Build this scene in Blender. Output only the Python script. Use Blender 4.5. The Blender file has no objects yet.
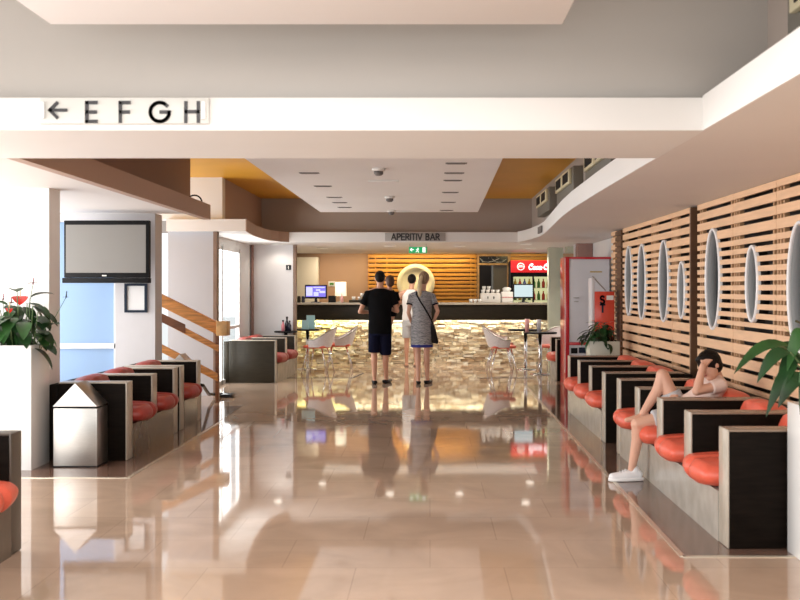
import bpy, bmesh, math, random
from mathutils import Vector, Matrix
import numpy as np
S = bpy.context.scene
C = S.collection
PI = math.pi
R = random.Random(7)

# ------------------------------------------------------------------ camera, world, light, exposure
cam = bpy.data.objects.new('camera', bpy.data.cameras.new('camera'))
C.objects.link(cam)
cam.location = (0, 0, 1.5)
cam.rotation_euler = (PI/2, 0, 0)
cam.data.sensor_width = 36.0
cam.data.lens = 45.0
cam.data.shift_x = -30/800
cam.data.shift_y = -10/800
cam.data.clip_end = 400
cam.data.dof.use_dof = True
cam.data.dof.focus_distance = 13.0
cam.data.dof.aperture_fstop = 4.0
S.camera = cam

S.view_settings.view_transform = 'Standard'
S.view_settings.look = 'None'
S.view_settings.gamma = 1.0
S.view_settings.use_curve_mapping = False
S.view_settings.exposure = 0.30

W = bpy.data.worlds.new('world')
S.world = W
W.use_nodes = True
wb = W.node_tree.nodes['Background']
wb.inputs[0].default_value = (0.93, 0.97, 1.0, 1)
wb.inputs[1].default_value = 1.1

def area(name, loc, rot, sx, sy, power, col=(1, 1, 1), spread=PI):
    l = bpy.data.lights.new(name, 'AREA')
    l.shape = 'RECTANGLE'; l.size = sx; l.size_y = sy; l.energy = power; l.color = col; l.spread = spread
    o = bpy.data.objects.new(name, l); C.objects.link(o)
    o.location = loc; o.rotation_euler = rot
    return o
def spot(name, loc, power, col, size=110, rot=(0, 0, 0), blend=.6, rad=.05):
    l = bpy.data.lights.new(name, 'SPOT'); l.energy = power; l.color = col
    l.spot_size = math.radians(size); l.spot_blend = blend; l.shadow_soft_size = rad
    o = bpy.data.objects.new(name, l); C.objects.link(o); o.location = loc; o.rotation_euler = rot
    return o
# daylight through the glazed left side and the open lobby behind the camera, plus an added near-floor fill
area('daylight_left', (-5.3, 8.0, 1.3), (0, -PI/2, 0), 2.2, 12, 430, (1.0, 0.98, 0.96))
area('daylight_stair', (-5.2, 13.1, 1.6), (0, -PI/2, 0), 2.4, 2.4, 22, (1.0, 0.98, 0.96))
area('daylight_bar_side', (-3.45, 16.2, 1.2), (0, -PI/2, 0), 2.0, 2.2, 75, (1.0, 0.99, 0.98))
area('near_floor_fill', (-.6, 2.2, 2.76), (0, 0, 0), 2.4, 4.5, 110, (1.0, 0.96, 0.92))  # added unseen fill that brightens the near floor, no fixture there
area('daylight_lobby', (-1.2, -1.6, 1.7), (PI/2, 0, 0), 8, 2.8, 100, (1.0, 0.97, 0.93))

# ------------------------------------------------------------------ materials
def nd(nt, t, **k):
    n = nt.nodes.new(t)
    for a, v in k.items(): setattr(n, a, v)
    return n
def mat(name, col, rough=.5, metal=0., spec=.5, var=0., vscale=6., bump=0., bscale=40., coat=0., emit=None, estr=0., stretch=None, ior=None, trans=0.):
    m = bpy.data.materials.new(name); m.use_nodes = True
    nt = m.node_tree; b = nt.nodes['Principled BSDF']
    b.inputs['Base Color'].default_value = (*col, 1)
    b.inputs['Roughness'].default_value = rough
    b.inputs['Metallic'].default_value = metal
    b.inputs['Specular IOR Level'].default_value = spec
    b.inputs['Coat Weight'].default_value = coat
    b.inputs['Transmission Weight'].default_value = trans
    if ior: b.inputs['IOR'].default_value = ior
    if emit:
        b.inputs['Emission Color'].default_value = (*emit, 1); b.inputs['Emission Strength'].default_value = estr
    if var or bump:
        tc = nd(nt, 'ShaderNodeTexCoord')
        mp = nd(nt, 'ShaderNodeMapping')
        nt.links.new(tc.outputs['Object'], mp.inputs[0])
        if stretch: mp.inputs['Scale'].default_value = stretch
    if var:
        n = nd(nt, 'ShaderNodeTexNoise'); n.inputs['Scale'].default_value = vscale; n.inputs['Detail'].default_value = 5
        nt.links.new(mp.outputs[0], n.inputs['Vector'])
        r = nd(nt, 'ShaderNodeValToRGB')
        lo = [max(0, c*(1-var)) for c in col]; hi = [min(1, c*(1+var)) for c in col]
        r.color_ramp.elements[0].position = .3; r.color_ramp.elements[1].position = .7
        r.color_ramp.elements[0].color = (*lo, 1); r.color_ramp.elements[1].color = (*hi, 1)
        nt.links.new(n.outputs['Fac'], r.inputs[0]); nt.links.new(r.outputs[0], b.inputs['Base Color'])
    if bump:
        n2 = nd(nt, 'ShaderNodeTexNoise'); n2.inputs['Scale'].default_value = bscale; n2.inputs['Detail'].default_value = 3
        nt.links.new(mp.outputs[0], n2.inputs['Vector'])
        bp = nd(nt, 'ShaderNodeBump'); bp.inputs['Strength'].default_value = bump; bp.inputs['Distance'].default_value = .02
        nt.links.new(n2.outputs['Fac'], bp.inputs['Height']); nt.links.new(bp.outputs[0], b.inputs['Normal'])
    return m

M = {}
M['white'] = mat('white_paint', (.80, .79, .77), .55, var=.015, vscale=1.5)
M['soffit'] = mat('soffit_paint', (.74, .70, .67), .6, var=.02, vscale=1.0)
M['greywall'] = mat('grey_taupe_paint', (.50, .475, .445), .6, var=.03, vscale=.7)
M['taupe'] = mat('taupe_paint', (.42, .36, .32), .6, var=.03, vscale=.7)
M['brown'] = mat('brown_paint', (.30, .185, .14), .6, var=.05, vscale=.8)
M['fascia_b'] = mat('shaded_brown_fascia', (.44, .30, .225), .55, var=.02, vscale=.8)  # brown with the shade of faces turned from the windows mixed in
M['orange'] = mat('orange_ceiling_paint', (.72, .36, .03), .5, var=.08, vscale=.9)
M['panel'] = mat('white_ceiling_panel', (.83, .80, .79), .5, var=.015, vscale=1.5)
M['lightgrey'] = mat('light_grey_paint', (.47, .47, .49), .5, var=.02, vscale=1.5)
M['paleplaster'] = mat('pale_plaster', (.76, .75, .76), .6, var=.015)
M['greyplaster'] = mat('grey_plaster', (.56, .55, .565), .6, var=.015)
M['pinkbrown'] = mat('pinkish_brown_paint', (.34, .20, .17), .6, var=.04)
M['greenwall'] = mat('grey_green_paint', (.48, .50, .40), .6, var=.03)
M['tan'] = mat('tan_plaster', (.50, .315, .195), .6, var=.04, vscale=1.5)
M['cream'] = mat('cream_laminate', (.85, .80, .66), .45)
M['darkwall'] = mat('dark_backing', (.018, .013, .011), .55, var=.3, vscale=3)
M['darkveneer'] = mat('dark_wenge_veneer', (.008, .0055, .004), .5, spec=.05, var=.35, vscale=5, stretch=(1, 1, 8))
M['olive'] = mat('dark_olive_veneer', (.022, .017, .010), .42, spec=.2, var=.2, vscale=6, stretch=(1, 1, 6))
M['edgetop'] = mat('brown_edge_band', (.27, .195, .14), .25, var=.10, vscale=9)
M['edge'] = mat('greige_edge_band', (.46, .41, .34), .3, var=.10, vscale=9)
M['plinth'] = mat('grey_stone_plinth', (.40, .375, .33), .22, var=.14, vscale=7)
M['plinthdark'] = mat('shaded_brown_plinth', (.12, .092, .068), .2, var=.14, vscale=7)  # plinth darkened in colour for the shade on the left benches
M['edgedark'] = mat('dark_brown_edge', (.085, .07, .055), .35)
M['coral'] = mat('coral_leather', (.72, .12, .07), .36, var=.08, vscale=8, bump=.12, bscale=60)
M['redleather'] = mat('deep_red_leather', (.36, .045, .033), .38, var=.08, vscale=8, bump=.12, bscale=60)
M['steel'] = mat('brushed_steel', (.46, .445, .42), .34, 1.0, var=.05, vscale=20, stretch=(1, 1, 10))
M['chrome'] = mat('chrome', (.82, .82, .82), .08, 1.0)
M['brass'] = mat('pale_brass_strip', (.70, .62, .50), .25, .6)
M['black'] = mat('black_plastic', (.010, .010, .011), .25, spec=.3)
M['blackm'] = mat('black_matt', (.010, .010, .011), .6, spec=.15)
M['darkgrey'] = mat('dark_grey_letters', (.05, .05, .055), .5)
M['screen'] = mat('idle_grey_screen', (.23, .22, .205), .35)
M['paper'] = mat('paper', (.80, .80, .80), .6)
M['navy'] = mat('navy_frame', (.012, .02, .04), .5, spec=.2)
M['whitegloss'] = mat('white_gloss_planter', (.84, .84, .83), .25, coat=.3)
M['greyplanter'] = mat('pale_grey_green_planter', (.58, .58, .50), .35)
M['leaf'] = mat('dark_green_leaf', (.014, .050, .014), .35, spec=.35, var=.5, vscale=5)
M['leaf2'] = mat('mid_green_leaf', (.025, .085, .020), .35, spec=.35, var=.5, vscale=5)
M['leafy'] = mat('young_yellow_green_leaf', (.30, .48, .04), .35, var=.2, vscale=8)
M['stem'] = mat('plant_stem', (.10, .17, .06), .5)
M['soil'] = mat('soil', (.03, .022, .015), .9, var=.4, vscale=30)
M['redfl'] = mat('red_spathe', (.75, .03, .02), .2, coat=.4)
M['darkredfl'] = mat('wine_red_spathe', (.20, .012, .025), .25, coat=.4)
M['spadix'] = mat('cream_spadix', (.85, .65, .35), .5)
M['red'] = mat('red_enamel', (.55, .012, .022), .3, coat=.4)
M['brightred'] = mat('orange_red_enamel', (.66, .055, .025), .35, coat=.3)
M['boothgrey'] = mat('booth_grey_white_panel', (.66, .65, .68), .35, var=.02)
M['gold'] = mat('gold_lettering', (.55, .40, .15), .4, .4)
M['oak'] = mat('orange_oak', (.56, .235, .055), .4, var=.35, vscale=4, stretch=(1, 6, 10))
M['oakd'] = mat('dark_oak', (.17, .06, .02), .4, var=.3, vscale=4, stretch=(1, 6, 10))
M['oakend'] = mat('pale_oak_end', (.62, .36, .14), .4, var=.25, vscale=10)
M['shadeside'] = mat('taupe_shaded_side', (.46, .36, .30), .5, var=.03)  # unused taupe; carries the shade of a white planter's side
M['postbrown'] = mat('brown_post', (.24, .155, .11), .5, var=.15)
M['slat'] = mat('light_beech_slat', (.80, .515, .315), .42, var=.09, vscale=2.2, stretch=(3, 1, 9))
M['slatbat'] = mat('beech_batten', (.50, .29, .15), .45, var=.2, vscale=5)
M['slatdark'] = mat('dark_brown_batten', (.12, .055, .025), .5, var=.3, vscale=5)
M['goldslat'] = mat('golden_pine_slat', (.66, .30, .045), .38, var=.22, vscale=2.5, stretch=(1, 3, 9))
M['goldback'] = mat('dark_slat_backing', (.10, .035, .008), .6)
M['disc'] = mat('cream_disc', (.86, .79, .58), .45)
M['reveal'] = mat('grey_porthole_reveal', (.52, .55, .565), .5)
M['ring'] = mat('white_porthole_ring', (.86, .86, .87), .3)
M['mirror'] = mat('porthole_glass', (.05, .055, .06), .12, 0, spec=.4)
M['acbody'] = mat('grey_duct_metal', (.17, .16, .135), .5, .2)
M['acrim'] = mat('pale_gold_duct_rim', (.72, .66, .45), .35, .2)
M['vent'] = mat('vent_grey', (.17, .155, .15), .6)
M['signgrey'] = mat('sign_plate_grey', (.42, .40, .38), .4)
M['signpale'] = mat('sign_plate_pale', (.66, .665, .635), .35)
M['green'] = mat('exit_green', (.0, .27, .09), .4, emit=(.0, .35, .12), estr=.5)
M['exitwhite'] = mat('exit_white', (.9, .9, .9), .4, emit=(.9, 1, .9), estr=.7)
M['glow'] = mat('downlight_glow', (1, 1, 1), .4, emit=(1, .92, .78), estr=5)
M['led'] = mat('led_strip_glow', (1, 1, 1), .4, emit=(1, .93, .45), estr=3)
M['lampshade'] = mat('lit_cream_lampshade', (.92, .88, .74), .7, emit=(1, .9, .65), estr=.8)
M['purple'] = mat('purple_screen_light', (.02, .02, .05), .2, emit=(.19, .15, .72), estr=1.0)
M['lilac'] = mat('lilac_screen_light', (.02, .02, .05), .2, emit=(.62, .62, .95), estr=1.0)
M['paleScreen'] = mat('pale_screen_light', (.02, .02, .05), .2, emit=(.75, .93, .92), estr=.7)
M['coollight'] = mat('fridge_interior_light', (.7, .7, .5), .4, emit=(.9, .88, .45), estr=.55)
M['cooler'] = mat('red_fridge_header', (.65, .015, .02), .35, emit=(.75, .012, .018), estr=.55)
M['coolwhite'] = mat('white_script', (.9, .9, .9), .4, emit=(1, .95, .95), estr=.6)
M['yellowbot'] = mat('yellow_bottle', (.80, .52, .03), .3)
M['greenbot'] = mat('green_bottle', (.10, .30, .05), .3)
M['bluebot'] = mat('blue_can', (.10, .14, .40), .3)
M['pinkcup'] = mat('pink_tumbler', (.80, .42, .42), .35)
M['greycup'] = mat('grey_tumbler', (.55, .53, .58), .35)
M['bottle'] = mat('dark_bottle', (.02, .02, .035), .2)
M['pinkbottle'] = mat('pink_bottle', (.65, .22, .25), .3)
M['menu'] = mat('pale_blue_menu_card', (.42, .72, .80), .5)
M['cup'] = mat('white_china', (.82, .80, .77), .3)
M['espresso'] = mat('cream_enamel', (.78, .74, .70), .3)
M['mesh'] = mat('pale_woven_mesh', (.74, .70, .70), .5, var=.1, vscale=60)
M['skin'] = mat('skin', (.62, .33, .22), .5, var=.05, vscale=5)
M['skin2'] = mat('skin_light', (.68, .39, .28), .5, var=.05, vscale=5)
M['hairdark'] = mat('dark_hair', (.010, .007, .006), .5, spec=.15, bump=.4, bscale=90)
M['hairbrown'] = mat('brown_hair', (.10, .045, .025), .5, bump=.4, bscale=90)
M['blonde'] = mat('blonde_hair', (.66, .53, .34), .5, var=.3, vscale=25, bump=.4, bscale=60, stretch=(4, 4, .6))
M['darkblonde'] = mat('dark_blonde_hair', (.26, .17, .10), .5, var=.4, vscale=25, bump=.4, bscale=60, stretch=(4, 4, .6))
M['tblack'] = mat('black_cotton', (.007, .007, .008), .9, spec=.05, bump=.25, bscale=14)
M['navyc'] = mat('navy_cotton', (.008, .009, .024), .9, spec=.05, bump=.25, bscale=14)
M['whitec'] = mat('white_cotton', (.78, .76, .75), .8, bump=.25, bscale=16)
M['pinkc'] = mat('pale_pink_cotton', (.80, .62, .55), .8, bump=.3, bscale=16)
M['palegrey'] = mat('pale_grey_cotton', (.50, .50, .52), .8, var=.12, vscale=12, bump=.25, bscale=16)
M['bluehem'] = mat('royal_blue_cotton', (.02, .03, .22), .8)
M['shoe'] = mat('white_trainer', (.84, .84, .86), .4)
M['eye'] = mat('eye_white', (.8, .8, .8), .2)
M['iris'] = mat('dark_iris', (.03, .02, .015), .2)
M['lip'] = mat('lip', (.50, .16, .13), .5)
M['sky'] = mat('outdoor_pale_paving', (.70, .70, .68), .8)

def dress_mat():
    m = mat('grey_patterned_dress', (.3, .3, .33), .8); nt = m.node_tree; b = nt.nodes['Principled BSDF']
    tc = nd(nt, 'ShaderNodeTexCoord'); w = nd(nt, 'ShaderNodeTexWave'); w.bands_direction = 'Z'
    w.inputs['Scale'].default_value = 16; w.inputs['Distortion'].default_value = 6; w.inputs['Detail'].default_value = 2; w.inputs['Detail Scale'].default_value = 3
    r = nd(nt, 'ShaderNodeValToRGB'); r.color_ramp.elements[0].color = (.05, .055, .08, 1); r.color_ramp.elements[1].color = (.52, .52, .53, 1)
    r.color_ramp.elements[0].position = .15; r.color_ramp.elements[1].position = .8
    nt.links.new(tc.outputs['Object'], w.inputs['Vector']); nt.links.new(w.outputs['Fac'], r.inputs[0]); nt.links.new(r.outputs[0], b.inputs['Base Color'])
    return m
M['dress'] = dress_mat()

def floor_mat(name, cA, cB, mortar, tile, rough, ior):
    m = bpy.data.materials.new(name); m.use_nodes = True; nt = m.node_tree; b = nt.nodes['Principled BSDF']
    g = nd(nt, 'ShaderNodeNewGeometry')
    br = nd(nt, 'ShaderNodeTexBrick'); br.offset = .5; br.inputs['Scale'].default_value = 1.0
    br.inputs['Brick Width'].default_value = tile; br.inputs['Row Height'].default_value = tile*.75
    br.inputs['Mortar Size'].default_value = .004; br.inputs['Mortar Smooth'].default_value = .3; br.inputs['Bias'].default_value = 0
    br.inputs['Color1'].default_value = (*cA, 1); br.inputs['Color2'].default_value = (*cB, 1); br.inputs['Mortar'].default_value = (*mortar, 1)
    nt.links.new(g.outputs['Position'], br.inputs['Vector'])
    n = nd(nt, 'ShaderNodeTexNoise'); n.inputs['Scale'].default_value = 1.4; n.inputs['Detail'].default_value = 8; n.inputs['Distortion'].default_value = 1.2
    nt.links.new(g.outputs['Position'], n.inputs['Vector'])
    r = nd(nt, 'ShaderNodeValToRGB'); r.color_ramp.elements[0].color = (.86, .84, .82, 1); r.color_ramp.elements[1].color = (1.15, 1.12, 1.1, 1)
    r.color_ramp.elements[0].position = .3; r.color_ramp.elements[1].position = .72
    nt.links.new(n.outputs['Fac'], r.inputs[0])
    mx = nd(nt, 'ShaderNodeMix'); mx.data_type = 'RGBA'; mx.blend_type = 'MULTIPLY'; mx.inputs[0].default_value = 1
    nt.links.new(br.outputs['Color'], mx.inputs[6]); nt.links.new(r.outputs[0], mx.inputs[7])
    nt.links.new(mx.outputs[2], b.inputs['Base Color'])
    # each slab is laid at a very slightly different tilt, as the broken reflections show
    n3 = nd(nt, 'ShaderNodeTexNoise'); n3.inputs['Scale'].default_value = 2.2; n3.inputs['Detail'].default_value = 1
    nt.links.new(g.outputs['Position'], n3.inputs['Vector'])
    bp = nd(nt, 'ShaderNodeBump'); bp.inputs['Strength'].default_value = .012; bp.inputs['Distance'].default_value = .02
    nt.links.new(n3.outputs['Fac'], bp.inputs['Height']); nt.links.new(bp.outputs[0], b.inputs['Normal'])
    b.inputs['Roughness'].default_value = rough; b.inputs['IOR'].default_value = ior
    return m
M['floor'] = floor_mat('polished_beige_marble', (.52, .39, .295), (.485, .36, .27), (.42, .31, .23), .8, .045, 2.15)
M['border'] = floor_mat('polished_brown_granite', (.19, .115, .085), (.15, .088, .066), (.08, .05, .04), .6, .08, 1.7)

def glass_mat(name, tint=(1, 1, 1), refl=.08):
    m = bpy.data.materials.new(name); m.use_nodes = True; nt = m.node_tree; nt.nodes.remove(nt.nodes['Principled BSDF'])
    t = nd(nt, 'ShaderNodeBsdfTransparent'); t.inputs[0].default_value = (*tint, 1)
    gl = nd(nt, 'ShaderNodeBsdfGlossy'); gl.inputs['Roughness'].default_value = .03
    mx = nd(nt, 'ShaderNodeMixShader'); mx.inputs[0].default_value = refl; nt.links.new(t.outputs[0], mx.inputs[1]); nt.links.new(gl.outputs[0], mx.inputs[2])
    nt.links.new(mx.outputs[0], nt.nodes['Material Output'].inputs[0])
    return m
M['glass'] = glass_mat('clear_window_glass', (.97, .98, .98))
def frosted(name, col):
    m = bpy.data.materials.new(name); m.use_nodes = True; nt = m.node_tree; nt.nodes.remove(nt.nodes['Principled BSDF'])
    t = nd(nt, 'ShaderNodeBsdfTranslucent'); t.inputs[0].default_value = (*col, 1)
    d = nd(nt, 'ShaderNodeBsdfDiffuse'); d.inputs[0].default_value = (*col, 1)
    mx = nd(nt, 'ShaderNodeMixShader'); mx.inputs[0].default_value = .35
    nt.links.new(t.outputs[0], mx.inputs[1]); nt.links.new(d.outputs[0], mx.inputs[2])
    nt.links.new(mx.outputs[0], nt.nodes['Material Output'].inputs[0])
    return m
M['blueglass'] = frosted('frosted_pale_blue_glass', (.47, .60, .76))

def stone_mat():
    m = mat('split_face_cream_stone', (.7, .6, .45), .8, bump=.7, bscale=25); nt = m.node_tree; b = nt.nodes['Principled BSDF']
    a = nd(nt, 'ShaderNodeAttribute'); a.attribute_name = 'shade'
    r = nd(nt, 'ShaderNodeValToRGB'); e = r.color_ramp.elements
    e[0].color = (.46, .32, .19, 1); e[1].color = (.90, .84, .72, 1); x = e.new(.35); x.color = (.70, .56, .38, 1); x = e.new(.7); x.color = (.83, .73, .55, 1)
    nt.links.new(a.outputs['Fac'], r.inputs[0])
    nt.links.new(r.outputs[0], b.inputs['Base Color'])
    return m
M['stone'] = stone_mat()

# ------------------------------------------------------------------ geometry helpers
def BM(): return bmesh.new()
def box(bm, x0, x1, y0, y1, z0, z1):
    m = Matrix.Translation(((x0+x1)/2, (y0+y1)/2, (z0+z1)/2)) @ Matrix.Diagonal((abs(x1-x0), abs(y1-y0), abs(z1-z0), 1))
    return bmesh.ops.create_cube(bm, size=1, matrix=m)['verts']
def frame_of(d):
    d = Vector(d).normalized()
    u = Vector((0, 0, 1)) if abs(d.z) < .9 else Vector((1, 0, 0))
    a = d.cross(u).normalized(); b = d.cross(a).normalized()
    return d, a, b
def loft(bm, rings, cap=True):
    """rings: lists of points, same count"""
    vs = [[bm.verts.new(p) for p in r] for r in rings]
    n = len(vs[0])
    for i in range(len(vs)-1):
        for k in range(n):
            bm.faces.new((vs[i][k], vs[i][(k+1) % n], vs[i+1][(k+1) % n], vs[i+1][k]))
    if cap:
        bm.faces.new(list(reversed(vs[0]))); bm.faces.new(vs[-1])
def cyl(bm, p0, p1, r0, r1=None, n=14):
    p0, p1 = Vector(p0), Vector(p1); r1 = r0 if r1 is None else r1
    d, a, b = frame_of(p1-p0)
    rings = [[p + (a*math.cos(2*PI*k/n) + b*math.sin(2*PI*k/n))*r for k in range(n)] for p, r in ((p0, r0), (p1, r1))]
    loft(bm, rings)
def caps(bm, p0, p1, r0, r1=None, n=14):
    p0, p1 = Vector(p0), Vector(p1); r1 = r0 if r1 is None else r1
    d, a, b = frame_of(p1-p0)
    st = []
    for t in (-80, -50, -20): st.append((p0 + d*r0*math.sin(math.radians(t)), r0*math.cos(math.radians(t))))
    for t in (20, 50, 80): st.append((p1 + d*r1*math.sin(math.radians(t)), r1*math.cos(math.radians(t))))
    loft(bm, [[p + (a*math.cos(2*PI*k/n) + b*math.sin(2*PI*k/n))*r for k in range(n)] for p, r in st])
def tube(bm, pts, r, n=8, closed=False):
    pts = [Vector(p) for p in pts]; rings = []
    prev = None
    for i, p in enumerate(pts):
        if closed: d = pts[(i+1) % len(pts)] - pts[i-1]
        else: d = pts[min(i+1, len(pts)-1)] - pts[max(i-1, 0)]
        d.normalize()
        if prev is None: _, a, b = frame_of(d)
        else:
            a = (prev - d*prev.dot(d)).normalized(); b = d.cross(a)
        prev = a
        rings.append([p + (a*math.cos(2*PI*k/n) + b*math.sin(2*PI*k/n))*r for k in range(n)])
    if closed: rings.append(rings[0])
    loft(bm, rings, cap=not closed)
def ell(bm, c, rx, ry, rz, rot=None, u=20, v=14):
    m = Matrix.Translation(c)
    if rot: m = m @ rot.to_4x4()
    m = m @ Matrix.Diagonal((rx, ry, rz, 1))
    return bmesh.ops.create_uvsphere(bm, u_segments=u, v_segments=v, radius=1, matrix=m)['verts']
def lathe(bm, prof, c=(0, 0, 0), n=24, axis='Z'):
    c = Vector(c); rings = []
    for r, h in prof:
        ring = []
        for k in range(n):
            t = 2*PI*k/n; p = (r*math.cos(t), r*math.sin(t), h)
            if axis == 'Y': p = (p[0], h, p[1])
            if axis == 'X': p = (h, p[0], p[1])
            ring.append(c + Vector(p))
        rings.append(ring)
    loft(bm, rings)
def prism(bm, poly, z0, z1):
    loft(bm, [[Vector((x, y, z0)) for x, y in poly], [Vector((x, y, z1)) for x, y in poly]])
def eloft(bm, rings, n=22, power=2.0):
    """horizontal super-ellipse rings (cx, cy, z, rx, ry)"""
    out = []
    for cx, cy, z, rx, ry in rings:
        ring = []
        for k in range(n):
            t = 2*PI*k/n; c, s = math.cos(t), math.sin(t)
            ring.append(Vector((cx + rx*math.copysign(abs(c)**(2/power), c), cy + ry*math.copysign(abs(s)**(2/power), s), z)))
        out.append(ring)
    loft(bm, out)
def rootloc(o):
    while o.parent: o = o.parent
    return Vector(o.location)
def obj(name, bm, m, parent=None, smooth=False, bevel=0., seg=2, world=False):
    bmesh.ops.recalc_face_normals(bm, faces=bm.faces[:])
    if bevel:
        es = [e for e in bm.edges if len(e.link_faces) == 2 and e.calc_face_angle(0) > .6]
        bmesh.ops.bevel(bm, geom=es, offset=bevel, segments=seg, profile=.5, affect='EDGES', clamp_overlap=True)
    if world and parent: bmesh.ops.translate(bm, verts=bm.verts[:], vec=-rootloc(parent))
    me = bpy.data.meshes.new(name); bm.to_mesh(me); bm.free()
    ms = m if isinstance(m, (list, tuple)) else [m]
    for x in ms: me.materials.append(x)
    if smooth:
        for p in me.polygons: p.use_smooth = True
    elif bevel:
        for p in me.polygons: p.use_smooth = True
        try: me.set_sharp_from_angle(angle=math.radians(40))
        except Exception: pass
    o = bpy.data.objects.new(name, me); C.objects.link(o)
    if parent: o.parent = parent
    return o
def remesh(name, bm, m, parent, voxel=.012, smooth=4, world=False):
    o = obj('tmp', bm, m, None, world=False)
    md = o.modifiers.new('r', 'REMESH'); md.mode = 'VOXEL'; md.voxel_size = voxel
    if smooth:
        sm = o.modifiers.new('s', 'SMOOTH'); sm.iterations = smooth; sm.factor = .5
    dg = bpy.context.evaluated_depsgraph_get(); dg.update()
    me = bpy.data.meshes.new_from_object(o.evaluated_get(dg)); me.name = name
    bpy.data.objects.remove(o)
    if world and parent: me.transform(Matrix.Translation(-rootloc(parent)))
    for p in me.polygons: p.use_smooth = True
    me.materials.clear(); me.materials.append(m)
    r = bpy.data.objects.new(name, me); C.objects.link(r)
    if parent: r.parent = parent
    return r
def thing(name, label, cat, loc=(0, 0, 0), rotz=0., group=None):
    o = bpy.data.objects.new(name, None); C.objects.link(o)
    o.location = loc; o.rotation_euler = (0, 0, rotz); o.empty_display_size = .1
    o['label'] = label; o['category'] = cat
    if group: o['group'] = group
    return o
def tag(o, label, cat, group=None):
    o['label'] = label; o['category'] = cat
    if group: o['group'] = group
    return o
def struct(name, bm, m, parent=None, **k):
    o = obj(name, bm, m, parent, **k)
    if not parent: o['kind'] = 'structure'
    return o
def dup(root, loc, rotz=0., label=None, group=None):
    def cp(o, par):
        c = o.copy(); C.objects.link(c); c.parent = par
        for ch in [x for x in bpy.data.objects if x.parent == o]: cp(ch, c)
        return c
    r = cp(root, None); r.location = loc; r.rotation_euler = (0, 0, rotz)
    if label: r['label'] = label
    if group: r['group'] = group
    return r

# stroke lettering: each glyph a set of polylines in a cell of height 1
def arc(cx, cy, rx, ry, a0, a1, n=12):
    return [(cx + rx*math.cos(math.radians(a0+(a1-a0)*i/n)), cy + ry*math.sin(math.radians(a0+(a1-a0)*i/n))) for i in range(n+1)]
GL = {
 'A': (.72, [[(0, 0), (.36, 1), (.72, 0)], [(.14, .33), (.58, .33)]]),
 'P': (.5, [[(0, 0), (0, 1)], [(0, 1), (.24, 1)] + arc(.24, .74, .26, .26, 90, -90) + [(0, .48)]]),
 'E': (.5, [[(.5, 1), (0, 1), (0, 0), (.5, 0)], [(0, .5), (.46, .5)]]),
 'R': (.54, [[(0, 0), (0, 1), (.24, 1)] + arc(.24, .75, .26, .25, 90, -90) + [(0, .5)], [(.2, .5), (.54, 0)]]),
 'I': (.0, [[(0, 0), (0, 1)]]),
 'T': (.56, [[(0, 1), (.56, 1)], [(.28, 1), (.28, 0)]]),
 'V': (.68, [[(0, 1), (.34, 0), (.68, 1)]]),
 'B': (.52, [[(0, 0), (0, 1), (.22, 1)] + arc(.22, .77, .23, .23, 90, -90) + [(0, .54)], [(.2, .54)] + arc(.24, .27, .28, .27, 90, -90) + [(0, 0)]]),
 'F': (.48, [[(.48, 1), (0, 1), (0, 0)], [(0, .5), (.44, .5)]]),
 'G': (.96, [arc(.5, .5, .5, .5, 42, 360, 20) + [(.56, .5)]]),
 'H': (.66, [[(0, 0), (0, 1)], [(.66, 0), (.66, 1)], [(0, .52), (.66, .52)]]),
 'S': (.5, [arc(.25, .75, .23, .25, 30, 270, 12) + arc(.25, .25, .25, .25, 90, -150, 12)]),
 '<': (.9, [[(.9, .5), (.02, .5)], [(.4, .9), (0, .5), (.4, .1)]]),
 'c': (.42, [arc(.24, .27, .22, .27, 50, 310, 14)]),
 'o': (.46, [arc(.23, .27, .22, .27, 0, 360, 16)]),
 'a': (.5, [arc(.23, .27, .22, .27, 0, 360, 16), [(.46, .54), (.45, .05), (.54, .0)]]),
 'l': (.2, [[(.08, .05), (.02, .3), (.14, 1.0), (.22, .85), (.1, .05), (.2, 0)]]),
 'C': (.72, [arc(.42, .5, .40, .52, 60, 300, 18), arc(.55, .78, .12, .17, 60, 260, 8)]),
 '-': (.3, [[(.02, .32), (.28, .32)]]),
}
def letters(bm, text, x, z, y, h, th, gap=.22, dep=.006, slant=0., space=.45):
    """text in the plane y, facing -y; returns end x"""
    for ch in text:
        if ch == ' ': x += space*h; continue
        w, pls = GL[ch]
        for pl in pls:
            pp = [(x + (px + slant*pz)*h, z + pz*h) for px, pz in pl]
            for (ax, az), (bx, bz) in zip(pp, pp[1:]):
                d = Vector((bx-ax, 0, bz-az)); L = d.length
                if L < 1e-6: continue
                d /= L; nrm = Vector((-d.z, 0, d.x))*th/2
                a = Vector((ax, y, az)) - d*th*.42; b = Vector((bx, y, bz)) + d*th*.42
                f = Vector((0, -dep, 0))
                loft(bm, [[a+nrm, a-nrm, a-nrm+f, a+nrm+f], [b+nrm, b-nrm, b-nrm+f, b+nrm+f]])
        x += (w + gap)*h
    return x

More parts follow.
